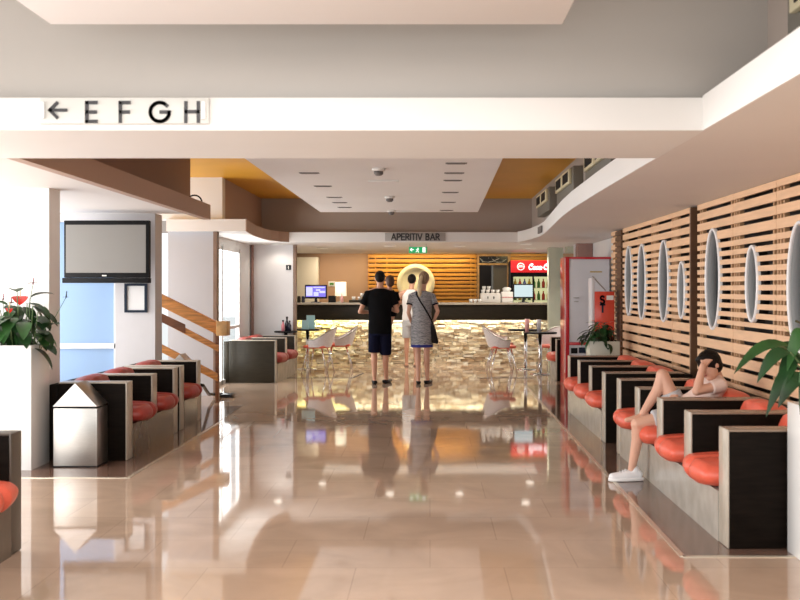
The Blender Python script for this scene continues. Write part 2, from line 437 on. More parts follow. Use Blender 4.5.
# ------------------------------------------------------------------ setting
ZS, ZT, ZP, ZO = 2.33, 2.50, 2.80, 3.10
b = BM(); prism(b, [(-6, -2), (6, -2), (6, 23.2), (-3.45, 23.2), (-3.45, 14.6), (-6, 14.6)], -.12, 0); struct('floor', b, M['floor'])
b = BM(); box(b, -60, 40, -40, 60, -.30, -.14); struct('ground', b, M['sky'])
b = BM(); prism(b, [(1.42, 5.62), (1.5, 15.8), (2.9, 15.8), (2.9, 5.62)], 0, .003); struct('floor_border_right', b, M['border'])
b = BM(); prism(b, [(-2.41, 7.98), (-5.5, 7.98), (-5.5, 12.9), (-2.41, 12.9)], 0, .003); struct('floor_border_left', b, M['border'])
def strip(n, pts, w=.018, m='brass'):
    b = BM()
    for p, q in zip(pts, pts[1:]):
        p, q = Vector((*p, 0)), Vector((*q, 0)); d = (q-p).normalized(); s = Vector((-d.y, d.x, 0))*w/2
        prism(b, [(v.x, v.y) for v in (p+s, q+s, q-s, p-s)], 0, .005)
    struct(n, b, M[m])
strip('trim_1', [(-5.5, 7.98), (-2.41, 7.98), (-2.38, 11.3)], .03)
strip('trim_2', [(2.9, 5.62), (1.42, 5.62), (1.5, 15.8)], .03)
strip('trim_3', [(-2.5, 17.05), (-1.32, 17.05), (-1.2, 18.0)], .03, 'darkgrey')
strip('trim_4', [(.8, 17.05), (1.75, 17.05)], .05, 'darkgrey')

b = BM(); box(b, -6, 6, -1, 5.5, ZO, ZO+.1); struct('ceiling_near', b, M['greywall'])
b = BM(); prism(b, [(-6, 5.5), (6, 5.5), (6, 17.6), (-3.1, 17.6), (-3.1, 14.4), (-6, 14.4)], ZO, ZO+.1); struct('ceiling', b, M['orange'])
b = BM(); box(b, -1.86, .65, -.5, 4.9, ZP, ZP+.09); struct('ceiling_panel', b, M['panel'], bevel=.008)
b = BM(); prism(b, [(-1.83, 6.9), (.69, 6.9), (.72, 10.0), (.80, 16.7), (-1.83, 16.7)], ZP, ZP+.09); struct('ceiling_panel', b, M['panel'])
# cross beam carrying the sign
b = BM(); box(b, -6, 1.43, 5.2, 6.3, ZS, ZT); struct('beam', b, M['white'])
b = BM(); box(b, -6, 6, 5.27, 6.2, ZT, ZO); struct('wall_front', b, M['greywall'])
# right soffit with its wavy edge
cur = [(1.435, 1.2), (1.43, 3), (1.43, 5.2), (1.433, 6.3), (1.435, 7), (1.44, 8.5), (1.46, 10.2), (1.50, 11.3), (1.56, 12.4), (1.63, 13.6), (1.69, 14.7), (1.70, 15.5), (1.66, 16.3), (1.60, 16.9), (1.53, 17.3)]
b = BM(); prism(b, cur + [(6, 17.3), (6, 1.2)], ZS, ZT); struct('soffit_right', b, M['soffit'])
b = BM()
for (x0, y0), (x1, y1) in zip(cur, cur[1:]):
    if y0 != 5.2: prism(b, [(x0, y0), (x1, y1), (x1-.012, y1), (x0-.012, y0)], ZS, ZT+.01)
struct('trim_5', b, M['white'])
b = BM(); box(b, 1.78, 1.9, -1, 17.6, ZT, ZO); struct('wall_right_upper', b, M['taupe'])
# left soffit
b = BM(); box(b, -6, -2.66, 6.3, 11.8, 2.40, ZT); struct('soffit_left', b, M['soffit'])
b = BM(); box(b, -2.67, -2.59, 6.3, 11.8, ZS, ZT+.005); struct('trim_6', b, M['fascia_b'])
b = BM(); box(b, -6, -2.84, 6.2, 11.85, ZT, ZO); struct('wall_left_upper', b, M['brown'])
# far left soffit, its curved edge, bar soffit
crv = [(-2.6, 14.1), (-2.66, 14.7), (-2.71, 15.4), (-2.72, 16.2), (-2.68, 16.8), (-2.6, 17.1), (-2.45, 17.3)]
b = BM(); prism(b, [(-3.72, 14.1)] + crv + [(-3.43, 17.3), (-3.43, 14.4), (-3.72, 14.4)], ZS, ZT); struct('soffit_stair', b, M['white'])
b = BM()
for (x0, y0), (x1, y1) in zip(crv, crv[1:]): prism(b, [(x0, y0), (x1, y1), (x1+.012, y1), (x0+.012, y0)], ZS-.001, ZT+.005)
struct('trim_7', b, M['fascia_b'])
b = BM(); box(b, -3.43, 6, 17.3, 23.2, ZS, ZT); struct('soffit_bar', b, M['white'])
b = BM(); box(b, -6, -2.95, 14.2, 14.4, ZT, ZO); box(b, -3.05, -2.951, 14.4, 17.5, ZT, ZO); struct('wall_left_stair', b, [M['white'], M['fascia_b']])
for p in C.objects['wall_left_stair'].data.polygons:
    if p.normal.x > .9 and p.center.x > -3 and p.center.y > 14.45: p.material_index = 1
b = BM(); box(b, -6, 6, 17.5, 17.6, ZT, ZO); struct('wall_back_upper', b, M['taupe'])
# walls
b = BM(); box(b, -5.6, -3.36, 8.82, 9.08, 0, 2.40); o = struct('wall_left_pier', b, [M['white'], M['white']])
for p in o.data.polygons:
    if p.normal.x > .9: p.material_index = 1
# television wall with blue frosted pane
b = BM(); box(b, -3.70, -3.23, 11.75, 12.05, 0, 2.40); box(b, -6, -3.70, 11.75, 12.05, 2.30, 2.40); box(b, -6, -5.05, 11.75, 12.05, 0, 2.3); box(b, -5.05, -3.7, 11.75, 12.05, 0, .1)
o = struct('wall_left', b, [M['greyplaster'], M['greyplaster']])
for p in o.data.polygons:
    if p.normal.x > .9 and p.center.x > -3.3: p.material_index = 1
w1 = BM(); box(w1, -5.05, -3.70, 11.80, 11.86, .81, .87); box(w1, -3.73, -3.70, 11.80, 11.86, .1, 2.3); box(w1, -5.05, -5.0, 11.80, 11.86, .1, 2.3); w1o = struct('window_1', w1, M['paleplaster'])
b = BM(); box(b, -5.0, -3.73, 11.82, 11.83, .87, 2.3); box(b, -5.0, -3.73, 11.82, 11.83, .1, .81); obj('pane', b, M['blueglass'], w1o)
# grey panel by the stairs and its post
b = BM(); box(b, -3.72, -3.07, 14.2, 14.3, 0, ZS); struct('wall_stair', b, M['lightgrey'])
b = BM(); box(b, -3.07, -3.02, 14.16, 14.32, 0, ZS); struct('trim_8', b, M['postbrown'])
# glazed left wall by the bar
b = BM()
for y0, y1 in ((14.9, 14.97), (15.85, 15.93), (17.3, 17.38)): box(b, -3.36, -3.30, y0, y1, 0, 2.2)
box(b, -3.36, -3.30, 14.9, 17.38, 2.14, 2.2); box(b, -3.36, -3.30, 14.9, 17.38, 0, .06)
box(b, -3.35, -3.31, 14.9, 17.38, .85, .90)
w2 = struct('window_2', b, M['white'])
b = BM(); box(b, -3.335, -3.328, 14.95, 17.32, .06, 2.14); obj('pane', b, M['glass'], w2)
b = BM(); box(b, -3.42, -3.30, 14.3, 17.4, 2.2, ZS); struct('beam_window', b, M['white'])
b = BM(); box(b, -3.37, -3.30, 17.4, 18.6, 0, ZS); struct('column', b, M['white'])
b = BM(); box(b, -3.28, -3.24, 18.34, 18.4, 0, ZS); struct('trim_9', b, M['pinkbrown'])
b = BM(); box(b, -3.29, -2.50, 18.4, 18.55, 0, ZS); struct('wall_bar_side', b, M['paleplaster'])
b = BM(); box(b, -3.42, -3.30, 18.6, 22.8, 0, ZS); struct('wall_left_bar', b, M['paleplaster'])
b = BM(); box(b, -2.52, -2.47, 18.39, 18.56, 0, ZS); struct('trim_10', b, M['postbrown'])
# outer left glazing
b = BM()
for y in (-1, 1.6, 4.2, 6.8, 9.4, 12.2, 14.6): box(b, -5.66, -5.58, y, y+.1, 0, ZO)
box(b, -5.66, -5.58, -1, 14.7, 0, .12); box(b, -5.66, -5.58, -1, 14.7, 2.45, 2.55); box(b, -5.65, -5.59, -1, 14.7, .95, 1.0)
w3 = struct('window_3', b, M['white'])
b = BM(); box(b, -5.625, -5.615, -.9, 14.6, .12, 2.45); obj('pane', b, M['glass'], w3)
# right: dark wall behind the slats, far right
b = BM(); box(b, 2.80, 2.92, 1.5, 14.4, 0, ZS); struct('wall_right', b, M['darkwall'])
b = BM(); box(b, 2.62, 2.90, 17.8, 18.0, 0, ZS); struct('pilaster_right', b, M['pinkbrown'], bevel=.01)
b = BM(); box(b, 2.96, 3.4, 17.8, 18.0, 0, ZS); struct('pilaster_right', b, M['pinkbrown'], bevel=.01)
b = BM(); box(b, 2.60, 4.5, 18.02, 18.1, 0, ZS); struct('wall_right_far', b, M['paleplaster'])
b = BM(); box(b, 2.325, 2.61, 19.60, 19.84, 0, ZS); struct('pillar', b, M['greenwall'], bevel=.01)
b = BM(); box(b, 2.61, 3.3, 19.0, 19.3, 2.21, ZS); struct('beam_green', b, M['greenwall'])
b = BM(); box(b, 2.9, 3.0, 14.4, 17.8, 0, ZS); struct('wall_right_passage', b, M['paleplaster'])
# back wall of the bar
YB = 22.8
b = BM(); box(b, -3.45, 1.09, YB, YB+.15, 0, ZS); box(b, 1.09, 1.80, YB, YB+.15, 2.1, ZS); box(b, 1.80, 4.2, YB, YB+.15, 0, ZS); struct('wall_back', b, M['tan'])
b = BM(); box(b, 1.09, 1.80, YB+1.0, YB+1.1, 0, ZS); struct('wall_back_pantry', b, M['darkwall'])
b = BM(); box(b, 1.45, 1.80, YB+.2, YB+.9, 0, ZS-.01); struct('wall_pantry_side', b, M['acbody'])
# door frame and transom
b = BM(); box(b, 1.07, 1.12, YB-.04, YB+.2, 0, 2.3); box(b, 1.77, 1.83, YB-.04, YB+.2, 0, 2.3); box(b, 1.12, 1.77, YB-.04, YB+.2, 2.07, 2.11); box(b, 1.12, 1.77, YB-.04, YB+.2, 2.27, 2.31)
d1 = struct('door_1', b, M['oakend'])
b = BM(); box(b, 1.12, 1.77, YB-.015, YB-.005, 2.11, 2.27); obj('transom_pane', b, M['black'], d1)
b = BM()
tube(b, [(1.14, YB-.022, 2.22), (1.2, YB-.022, 2.15), (1.32, YB-.022, 2.13), (1.45, YB-.022, 2.16), (1.58, YB-.022, 2.22)], .007, 6)
tube(b, [(1.42, YB-.022, 2.20), (1.52, YB-.022, 2.13), (1.66, YB-.022, 2.14), (1.74, YB-.022, 2.21)], .006, 6)
for q in range(14): ell(b, (R.uniform(1.15, 1.75), YB-.02, R.uniform(2.13, 2.25)), .006, .004, .006, u=6, v=5)
obj('etched_pattern', b, M['signpale'], d1)
# cream panel at left of the bar back wall
b = BM(); box(b, -3.2, -2.52, YB-.3, YB-.02, 0, 2.24); struct('wall_bar_left', b, M['cream'], bevel=.005)

# ------------------------------------------------------------------ golden slat feature wall and its disc
t = thing('slat_feature_wall', 'golden horizontal wooden slat cladding behind the bar with round dish on it', 'wall cladding', (-.17, YB-.06, 0))
b = BM(); box(b, -1.41, 1.06, YB-.02, YB-.005, .9, 2.32); obj('backing_board', b, M['goldback'], t, world=True)
b = BM(); z = 2.31
while z > .95:
    hgt = .078 if z > 1.95 else .062
    box(b, -1.41, 1.06, YB-.075, YB-.045, z-hgt, z); z -= hgt + (.030 if z > 1.95 else .026)
obj('slats', b, M['goldslat'], t, world=True, bevel=.004)
b = BM()
for x in (-1.40, -1.24, -.98, .93, 1.03): box(b, x-.012, x+.012, YB-.046, YB-.02, .92, 2.31)
obj('battens', b, M['goldslat'], t, world=True)
b = BM()
lathe(b, [(.0, YB-.10), (.16, YB-.10), (.28, YB-.115), (.315, YB-.16), (.33, YB-.20), (.36, YB-.215), (.41, YB-.20), (.43, YB-.16), (.42, YB-.08), (.0, YB-.08)], (-.32, 0, 1.66), 56, 'Y')
tag(obj('wall_dish', b, M['disc'], smooth=True), 'big round cream dish mounted on the golden slats behind the bar', 'wall decoration')

# ------------------------------------------------------------------ bar
t = thing('bar_counter', 'long bar counter with dark fascia over a glowing split stone front', 'bar counter', (-.1, 20.4, 0))
b = BM(); box(b, -2.78, 2.60, 19.92, 20.75, 1.205, 1.245); obj('countertop', b, M['edge'], t, world=True, bevel=.006)
b = BM(); box(b, -2.74, 2.60, 19.98, 20.10, .90, 1.204); obj('fascia', b, M['olive'], t, world=True, bevel=.004)
b = BM(); sh = []
z = 0.0
while z < .93:
    h = min(R.choice([.03, .04, .045, .055, .065]), .94-z); x = -2.70
    while x < 2.58:
        L = min(R.uniform(.06, .22), 2.59-x); dep = R.uniform(0, .085)
        vs = box(b, x+.003, x+L-.003, 20.38-dep, 20.52, z+.003, z+h-.003)
        s = R.random()**.8
        for f in {f for v in vs for f in v.link_faces}: sh.append((f, s))
        for v in vs:
            if v.co.y < 20.45: v.co += Vector((R.uniform(-.008, .008), R.uniform(-.012, .012), R.uniform(-.006, .006)))
        x += L
    z += h
b.faces.index_update(); vals = [0]*len(b.faces)
for f, s in sh: vals[f.index] = s
so = obj('stone_front', b, M['stone'], t, world=True)
at = so.data.attributes.new('shade', 'FLOAT', 'FACE'); at.data.foreach_set('value', vals)
b = BM(); box(b, -2.70, 2.29, 20.53, 20.7, 0, 1.203); obj('carcass', b, M['blackm'], t, world=True)
b = BM(); box(b, -2.68, 2.27, 20.13, 20.16, .955, .975); obj('light_strip', b, M['led'], t, world=True)
area('bar_led', (-.2, 20.2, .94), (math.radians(18), 0, 0), 4.9, .06, 20, (1, .95, .78))
area('bar_led_left', (-2.2, 20.2, .93), (math.radians(18), 0, 0), 1.1, .06, 3.5, (.9, .95, .1))

# warm wash on the slats and tan wall
area('slat_wash', (-.2, 22.35, 2.28), (math.radians(22), 0, 0), 2.4, .15, 13, (1, .78, .38))
area('tan_wash', (-2.0, 22.0, 2.28), (math.radians(15), 0, 0), 1.0, .2, 9, (1, .82, .6))
area('fridge_wash', (2.1, 22.0, 2.28), (math.radians(25), 0, 0),   .9, .1, 4, (1, .80, .35))
area('bar_top_light', (0, 21.2, 2.3), (0, 0, 0), 4.5, 1.0, 8, (1, .9, .75))

def downlight(loc, label, power=42):
    t = thing('downlight', label, 'ceiling light', loc, 0, 'downlights above the bar')
    b = BM(); lathe(b, [(.085, 0), (.11, 0), (.11, -.012), (.088, -.016), (.085, -.004)], n=24); obj('trim_ring', b, M['white'], t, smooth=True)
    b = BM(); lathe(b, [(.0, -.002), (.084, -.002), (.084, -.008), (0, -.008)], n=24); obj('lens', b, M['glow'], t)
    spot('downlight_beam', (loc[0], loc[1], loc[2]-.03), power, (1, .90, .76), 150)
downlight((-2.12, 19.7, ZS), 'round downlight in the bar soffit above the left monitor')
downlight((1.98, 19.8, ZS), 'round downlight in the bar soffit left of the grey green pillar')
downlight((1.72, 17.95, ZS), 'round downlight in the bar soffit near the end of its wavy edge')
downlight((-2.75, 18.1, ZS), 'round downlight in the soffit above the pale side wall', 6)
downlight((-.75, 18.75, ZS), 'round downlight in the bar soffit left of the exit sign')
downlight((.55, 18.75, ZS), 'round downlight in the bar soffit right of the exit sign')

# things behind and on the bar
def monitor(name, loc, w, h, label, cols, cat='monitor'):
    t = thing(name, label, cat, loc)
    b = BM(); box(b, -w/2, w/2, -.02, .03, .08, .08+h); obj('casing', b, M['black'], t, bevel=.008)
    b = BM(); box(b, -w/2+.025, w/2-.025, -.024, -.0205, .115, .08+h-.025); s = obj('screen', b, M[cols[0]], t)
    if len(cols) > 1:
        b = BM()
        for (x0, x1, z0, z1) in ((-.44, -.15, .1, .9), (-.1, .12, .08, .45), (.16, .42, .35, .55), (-.12, .40, .82, .92), (.0, .2, .55, .7)):
            box(b, x0*w, x1*w, -.0255, -.0243, .115+z0*(h-.06), .115+z1*(h-.06))
        obj('window_tiles', b, M[cols[1]], s)
    b = BM(); lathe(b, [(.11, 0), (.11, .012), (.03, .02), (.025, .09), (0, .09)], n=20); obj('stand', b, M['black'], t, smooth=True)
    return t
ZC = 1.246
monitor('till_monitor', (-2.32, 20.35, ZC), .45, .28, 'black monitor with a purple screen on the left of the bar top', ['purple', 'lilac'])
monitor('till_monitor', (1.90, 20.35, ZC), .42, .30, 'black monitor with a pale screen in front of the red topped fridge', ['paleScreen'])
t = thing('table_lamp', 'lamp with a cream drum shade on the bar beside the small sign', 'lamp', (-1.83, 20.5, ZC))
b = BM(); lathe(b, [(.07, 0), (.07, .015), (.02, .03), (.018, .16), (0, .16)], n=18); obj('base', b, M['steel'], t, smooth=True)
b = BM(); lathe(b, [(.115, .13), (.118, .13), (.112, .42), (.108, .42)], n=28); obj('shade', b, M['lampshade'], t, smooth=True)
t = thing('wall_socket', 'small white framed plate with a green square on the tan wall', 'sign', (-2.24, YB-.02, 1.58))
b = BM(); box(b, -.08, .08, 0, .018, 0, .12); obj('plate', b, M['cup'], t, bevel=.005)
b = BM(); box(b, -.045, .045, -.004, -.0005, .035, .085); obj('panel', b, M['greenbot'], t)
t = thing('card_reader', 'small black box on the bar top left of the cream lamp', 'till box', (-1.99, 20.35, ZC))
b = BM(); box(b, -.075, .075, -.07, .07, 0, .14); obj('casing', b, M['black'], t, bevel=.01)
b = BM(); box(b, -.055, .055, -.074, -.0705, .03, .12); obj('panel', b, M['blackm'], t)
for x, m, lab in ((-2.66, 'olive', 'squat olive tin at the far left end of the bar top'), (-2.575, 'bottle', 'dark canister beside the left monitor on the bar top')):
    b = BM(); lathe(b, [(0, 0), (.035, 0), (.037, .01), (.037, .10), (.030, .115), (.030, .13), (0, .13)], (x, 20.3, ZC), 16)
    tag(obj('canister', b, M[m], smooth=True), lab, 'canister', 'canisters on the bar')
b = BM(); lathe(b, [(0, 0), (.03, 0), (.034, .09), (.012, .14), (.012, .19), (0, .19)], (-1.78, 20.2, ZC), 16)
tag(obj('bottle', b, M['pinkcup'], smooth=True), 'pale pink bottle on the bar in front of the cream lamp', 'bottle')
# tray with napkins, left of the man
t = thing('serving_tray', 'low tray of white cups on the bar just left of the man in black', 'tray', (-1.42, 20.35, ZC))
b = BM(); box(b, -.22, .22, -.14, .14, 0, .05); obj('tray', b, M['olive'], t, bevel=.01)
b = BM(); lathe(b, [(0, .05), (.028, .05), (.042, .12), (.038, .12), (.026, .06), (0, .06)], n=14); cup0 = obj('coffee_cup', b, M['cup'], smooth=True)
cup0.location = (-1.55, 20.33, ZC); tag(cup0, 'white coffee cup at the left on the low bar tray', 'cup', 'cups on the bar tray')
for k, (dx, dy, dz) in enumerate(((.12, .03, 0), (.22, -.02, 0), (.30, .04, 0), (.17, .0, .072), (.26, .01, .072))):
    c = cup0.copy(); C.objects.link(c); c.location = (-1.55+dx, 20.33+dy, ZC+dz)
    c['label'] = ['white coffee cup second from the left on the low bar tray', 'white coffee cup in the lower row nearest the man in black', 'white coffee cup at the right end of the low bar tray', 'white coffee cup stacked over the left of the tray', 'white coffee cup stacked over the right of the tray'][k]
# coffee machine with cups on top
t = thing('coffee_machine', 'cream coffee machine on the bar top below the dark doorway', 'coffee machine', (1.23, 20.45, ZC))
b = BM(); box(b, -.20, .20, -.2, .2, 0, .19); obj('body', b, M['espresso'], t, bevel=.015)
b = BM(); box(b, -.16, .16, -.203, -.2005, .05, .15); obj('front_panel', b, M['cup'], t)
for x in (-.06, .06):
    b = BM(); cyl(b, (x, -.2, .11), (x, -.26, .11), .014); cyl(b, (x, -.25, .11), (x, -.25, .07), .009); obj('spout', b, M['black'], t)
t = thing('coffee_grinder', 'cream coffee grinder with a red stripe beside the pale monitor', 'coffee grinder', (1.57, 20.42, ZC))
b = BM(); box(b, -.115, .115, -.13, .13, 0, .22); obj('body', b, M['cup'], t, bevel=.015)
b = BM(); box(b, -.117, .117, -.133, -.1305, .10, .112); obj('stripe', b, M['red'], t)
b = BM(); lathe(b, [(0, .22), (.07, .22), (.09, .29), (.05, .31), (0, .31)], n=18); obj('hopper', b, M['cup'], t, smooth=True)
for k in range(6):
    c = cup0.copy(); C.objects.link(c); c.location = (1.08+.10*(k % 4)+.02*(k//4), 20.38+.06*(k % 2), ZC+.14+.07*(k//4)); c['group'] = 'cups on the coffee machine'
    c['label'] = ['white cup at the left of the lower row on the coffee machine', 'second white cup of the lower row on the coffee machine', 'third white cup of the lower row on the coffee machine', 'rightmost white cup of the lower row on the coffee machine', 'left one of two white cups topping the coffee machine', 'right one of two white cups topping the coffee machine'][k]
for k in range(3):
    c = cup0.copy(); C.objects.link(c); c.location = (.83+.085*k, 20.25, ZC-.05); c['group'] = 'cups beside the coffee machine'
    c['label'] = ['white cup on the bar top farthest from the coffee machine', 'white cup on the bar top, middle of the three', 'white cup on the bar top closest to the coffee machine'][k]

# drinks fridge
t = thing('drinks_fridge', 'tall black drinks fridge with a red lit header behind the bar', 'fridge', (2.26, 22.35, 0))
b = BM()
box(b, -.48, -.42, -.3, .35, 0, 2.14); box(b, .42, .48, -.3, .35, 0, 2.14); box(b, -.42, .42, .30, .35, 0, 2.14); box(b, -.42, .42, -.3, .3, 0, .3); box(b, -.42, .42, -.3, .3, 1.80, 2.14); box(b, .0, .035, -.3, -.25, .3, 1.8)
obj('cabinet', b, M['blackm'], t)
b = BM(); box(b, -.48, .48, -.33, -.301, 1.885, 2.15); hd = obj('header', b, M['cooler'], t, bevel=.006)
b = BM(); letters(b, 'Coca-Cola', -.09, 1.955, -.332, .115, .021, .10, .004, .22); obj('header_lettering', b, M['coolwhite'], hd)
b = BM(); tube(b, [(-.26+.075*math.cos(a), -.334, 2.015+.075*math.sin(a)) for a in [2*PI*k/20 for k in range(20)]], .011, 6, True); box(b, -.33, -.19, -.338, -.331, 2.0, 2.02); box(b, -.30, -.22, -.338, -.331, 2.03, 2.05); obj('header_emblem', b, M['coolwhite'], hd)
b = BM(); box(b, -.415, .415, .28, .295, .3, 1.8); obj('lit_back', b, M['coollight'], t)
b = BM()
for z in (.6, .95, 1.28, 1.55): box(b, -.415, .415, -.2, .28, z-.01, z)
obj('shelves', b, M['steel'], t)
for z in (1.28, 1.55):
    for k in range(8):
        b = BM(); x = -.37+.104*k; m = M[R.choice(['yellowbot', 'yellowbot', 'greenbot', 'bluebot', 'brightred'])]
        lathe(b, [(0, 0), (.034, 0), (.036, .11), (.014, .16), (.014, .20), (0, .20)], (2.26+x, 22.18, z+.001), 12)
        tag(obj('bottle', b, m, smooth=True), 'small bottle on the %s shelf of the drinks fridge' % ('top' if z > 1.5 else 'second'), 'bottle', 'bottles on the %s shelf of the fridge' % ('top' if z > 1.5 else 'second'))
b = BM(); box(b, 1.83, 2.9, 22.70, 22.78, 2.17, 2.245); box(b, 1.83, 2.9, 22.70, 22.78, 2.26, 2.325); tag(obj('slat_fascia', b, M['goldslat'], bevel=.004), 'short golden slats above the red fridge header', 'wall cladding')

# ------------------------------------------------------------------ signs
t = thing('hanging_sign', 'pale sign reading arrow E F G H on the front ceiling beam', 'sign', (-1.58, 5.19, 2.37))
b = BM(); box(b, -2.02, -1.145, 5.180, 5.199, 2.362, 2.497); obj('plate', b, M['signpale'], t, world=True, bevel=.003)
for x in (-2.005, -1.172): b = BM(); box(b, x-.011, x+.011, 5.168, 5.1795, 2.385, 2.475); obj('end_clip', b, M['ring'], t, world=True, bevel=.004)
Pz = lambda py, Y: 1.5 + (290-py)*Y/1000
Px = lambda px, Y: (px-430)*Y/1000
YS = 5.18; z0 = Pz(121.6, YS); hL = .098
for ch, px, s in (('<', 50, .84), ('E', 87, 1), ('F', 120.5, 1), ('G', 150.5, 1), ('H', 186, 1)):
    b = BM()
    if ch == '<': letters(b, ch, Px(px, YS), z0+.012, YS-.0005, hL*.95, .016)
    else: letters(b, ch, Px(px, YS), z0, YS-.0005, hL, .0175)
    obj('arrow' if ch == '<' else 'letter', b, M['darkgrey'], t, world=True)
t = thing('bar_sign', 'grey sign reading APERITIV BAR on the bar soffit edge', 'sign', (-.25, 17.29, 2.36))
b = BM(); box(b, Px(385, 17.28), Px(445.5, 17.28), 17.28, 17.299, 2.345, 2.49); obj('plate', b, M['signgrey'], t, world=True, bevel=.003)
b = BM(); letters(b, 'APERITIV BAR', Px(391.6, 17.28), 2.367, 17.279, .102, .021, .235); obj('lettering', b, M['darkgrey'], t, world=True)
t = thing('exit_sign', 'green running man exit sign hanging under the bar soffit', 'exit sign', (-.22, 18.0, 2.30))
b = BM(); box(b, Px(409, 18), Px(427, 18), 17.97, 18.03, 2.165, 2.275); obj('casing', b, M['green'], t, world=True, bevel=.004)
b = BM(); letters(b, '<', Px(410.5, 18), 2.195, 17.969, .06, .014); box(b, Px(422.5, 18), Px(425.5, 18), 17.963, 17.969, 2.175, 2.265)
x = Px(417.5, 18); ell(b, (x+.01, 17.966, 2.25), .012, .004, .012, u=8, v=6)
for p, q in (((x, 2.235), (x-.005, 2.205)), ((x-.005, 2.205), (x+.022, 2.190)), ((x+.022, 2.19), (x+.018, 2.172)), ((x-.005, 2.205), (x-.018, 2.188)), ((x-.018, 2.188), (x-.034, 2.184)), ((x, 2.232), (x+.03, 2.215)), ((x, 2.232), (x-.026, 2.222))):
    cyl(b, (p[0], 17.966, p[1]), (q[0], 17.966, q[1]), .0065, n=6)
obj('pictogram', b, M['exitwhite'], t, world=True)
b = BM()
for xx in (409.8, 426.2): cyl(b, (Px(xx, 18), 18, 2.27), (Px(xx, 18), 18, ZS), .005)
obj('hanger', b, M['steel'], t, world=True)
b = BM(); box(b, Px(286, 18.39), Px(291, 18.39), 18.38, 18.399, Pz(270, 18.39), Pz(265, 18.39))
t = tag(obj('wall_plate', b, M['black'], bevel=.003), 'small black square plate with a pale mark on the pale wall by the bar', 'sign')
b = BM(); letters(b, 'I', Px(288.5, 18.38), Pz(269, 18.38), 18.379, .05, .014); obj('mark', b, M['cup'], t)
b = BM(); box(b, 1.652, 1.672, 14.9, 15.35, 2.36, 2.46); tag(obj('small_plaque', b, M['vent']), 'small grey plaque on the wavy white soffit edge', 'plaque')

# ------------------------------------------------------------------ ceiling fittings
def airbox(y, label):
    t = thing('air_unit', label, 'air conditioning unit', (1.66, y, 2.78), 0, 'air units along the right ceiling recess')
    b = BM(); box(b, 0, .12, -.75, .75, -.16, .165); obj('body', b, M['acbody'], t, bevel=.01)
    for yy in (-.33, .33):
        b = BM()
        box(b, -.035, 0, yy-.30, yy+.30, -.03, .145)
        f = obj('outlet_frame', b, M['acrim'], t, bevel=.006)
        b = BM(); box(b, -.039, -.0355, yy-.23, yy+.23, .0, .115); obj('grille', b, M['blackm'], f)
    return t
a0 = airbox(12.35, 'twin outlet air unit in the middle of the orange ceiling recess')
dup(a0, (1.66, 14.7, 2.78), 0, 'farthest small twin outlet air unit near the bar end')
dup(a0, (1.66, 9.95, 2.78), 0, 'air unit half hidden behind the front beam underside')
dup(a0, (1.66, 3.9, 2.78), 0, 'air unit at the top right corner in front of the beam')
def slot(x, y, label, w=.22, m='vent'):
    t = thing('ceiling_vent', label, 'vent', (x, y, ZP), 0, 'slot vents in the white ceiling panel')
    b = BM(); box(b, -w/2, w/2, -.05, .05, -.004, 0); obj('frame', b, M['vent'], t)
    b = BM()
    for q in (-.035, 0, .035): box(b, -w/2+.02, w/2-.02, q-.01, q+.01, -.008, -.0041)
    obj('louvre', b, M[m], t)
side = ['nearest', 'second', 'third', 'fourth', 'fifth', 'farthest']
for k, y in enumerate((10.25, 11.1, 11.85, 13.3, 14.8, 16.3)): slot(.27, y, '%s slot vent of the row right of the smoke detectors' % side[k])
for k, y in enumerate((11.1, 12.5, 14.0, 14.85, 15.7)): slot(-1.34, y, '%s slot vent of the row along the left panel edge' % [side[0], side[1], side[2], side[3], side[5]][k])
def smoke(x, y, label):
    t = thing('smoke_detector', label, 'smoke detector', (x, y, ZP), 0, 'smoke detectors on the white ceiling panel')
    b = BM(); lathe(b, [(.0, 0), (.07, 0), (.07, -.025), (.055, -.03), (0, -.03)], n=22); obj('base', b, M['white'], t, smooth=True)
    b = BM(); lathe(b, [(.05, -.031), (.05, -.06), (.03, -.075), (0, -.075)], n=18); obj('sensor', b, M['vent'], t, smooth=True)
smoke(-.55, 10.7, 'nearest smoke detector on the white ceiling panel')
smoke(-.56, 13.9, 'middle smoke detector on the white ceiling panel')
smoke(-.63, 16.3, 'farthest smoke detector on the white ceiling panel')
for y, x0, x1, lab in ((11.85, -.73, -.37, 'thin white linear fitting near the nearest smoke detector'), (16.45, -.55, -.25, 'thin white linear fitting by the farthest smoke detector')):
    b = BM(); box(b, x0, x1, y-.02, y+.02, ZP-.02, ZP); tag(obj('linear_fitting', b, M['white'], bevel=.004), lab, 'ceiling fitting')
b = BM(); tube(b, [(-2.72+.085*math.cos(a), 11.55, ZT+.0+.085*math.sin(a)+.01) for a in [PI*k/12 for k in range(13)]], .009, 8)
tag(obj('cable_loop', b, M['black'], smooth=True), 'black cable loop standing on the brown ceiling ledge', 'cable')

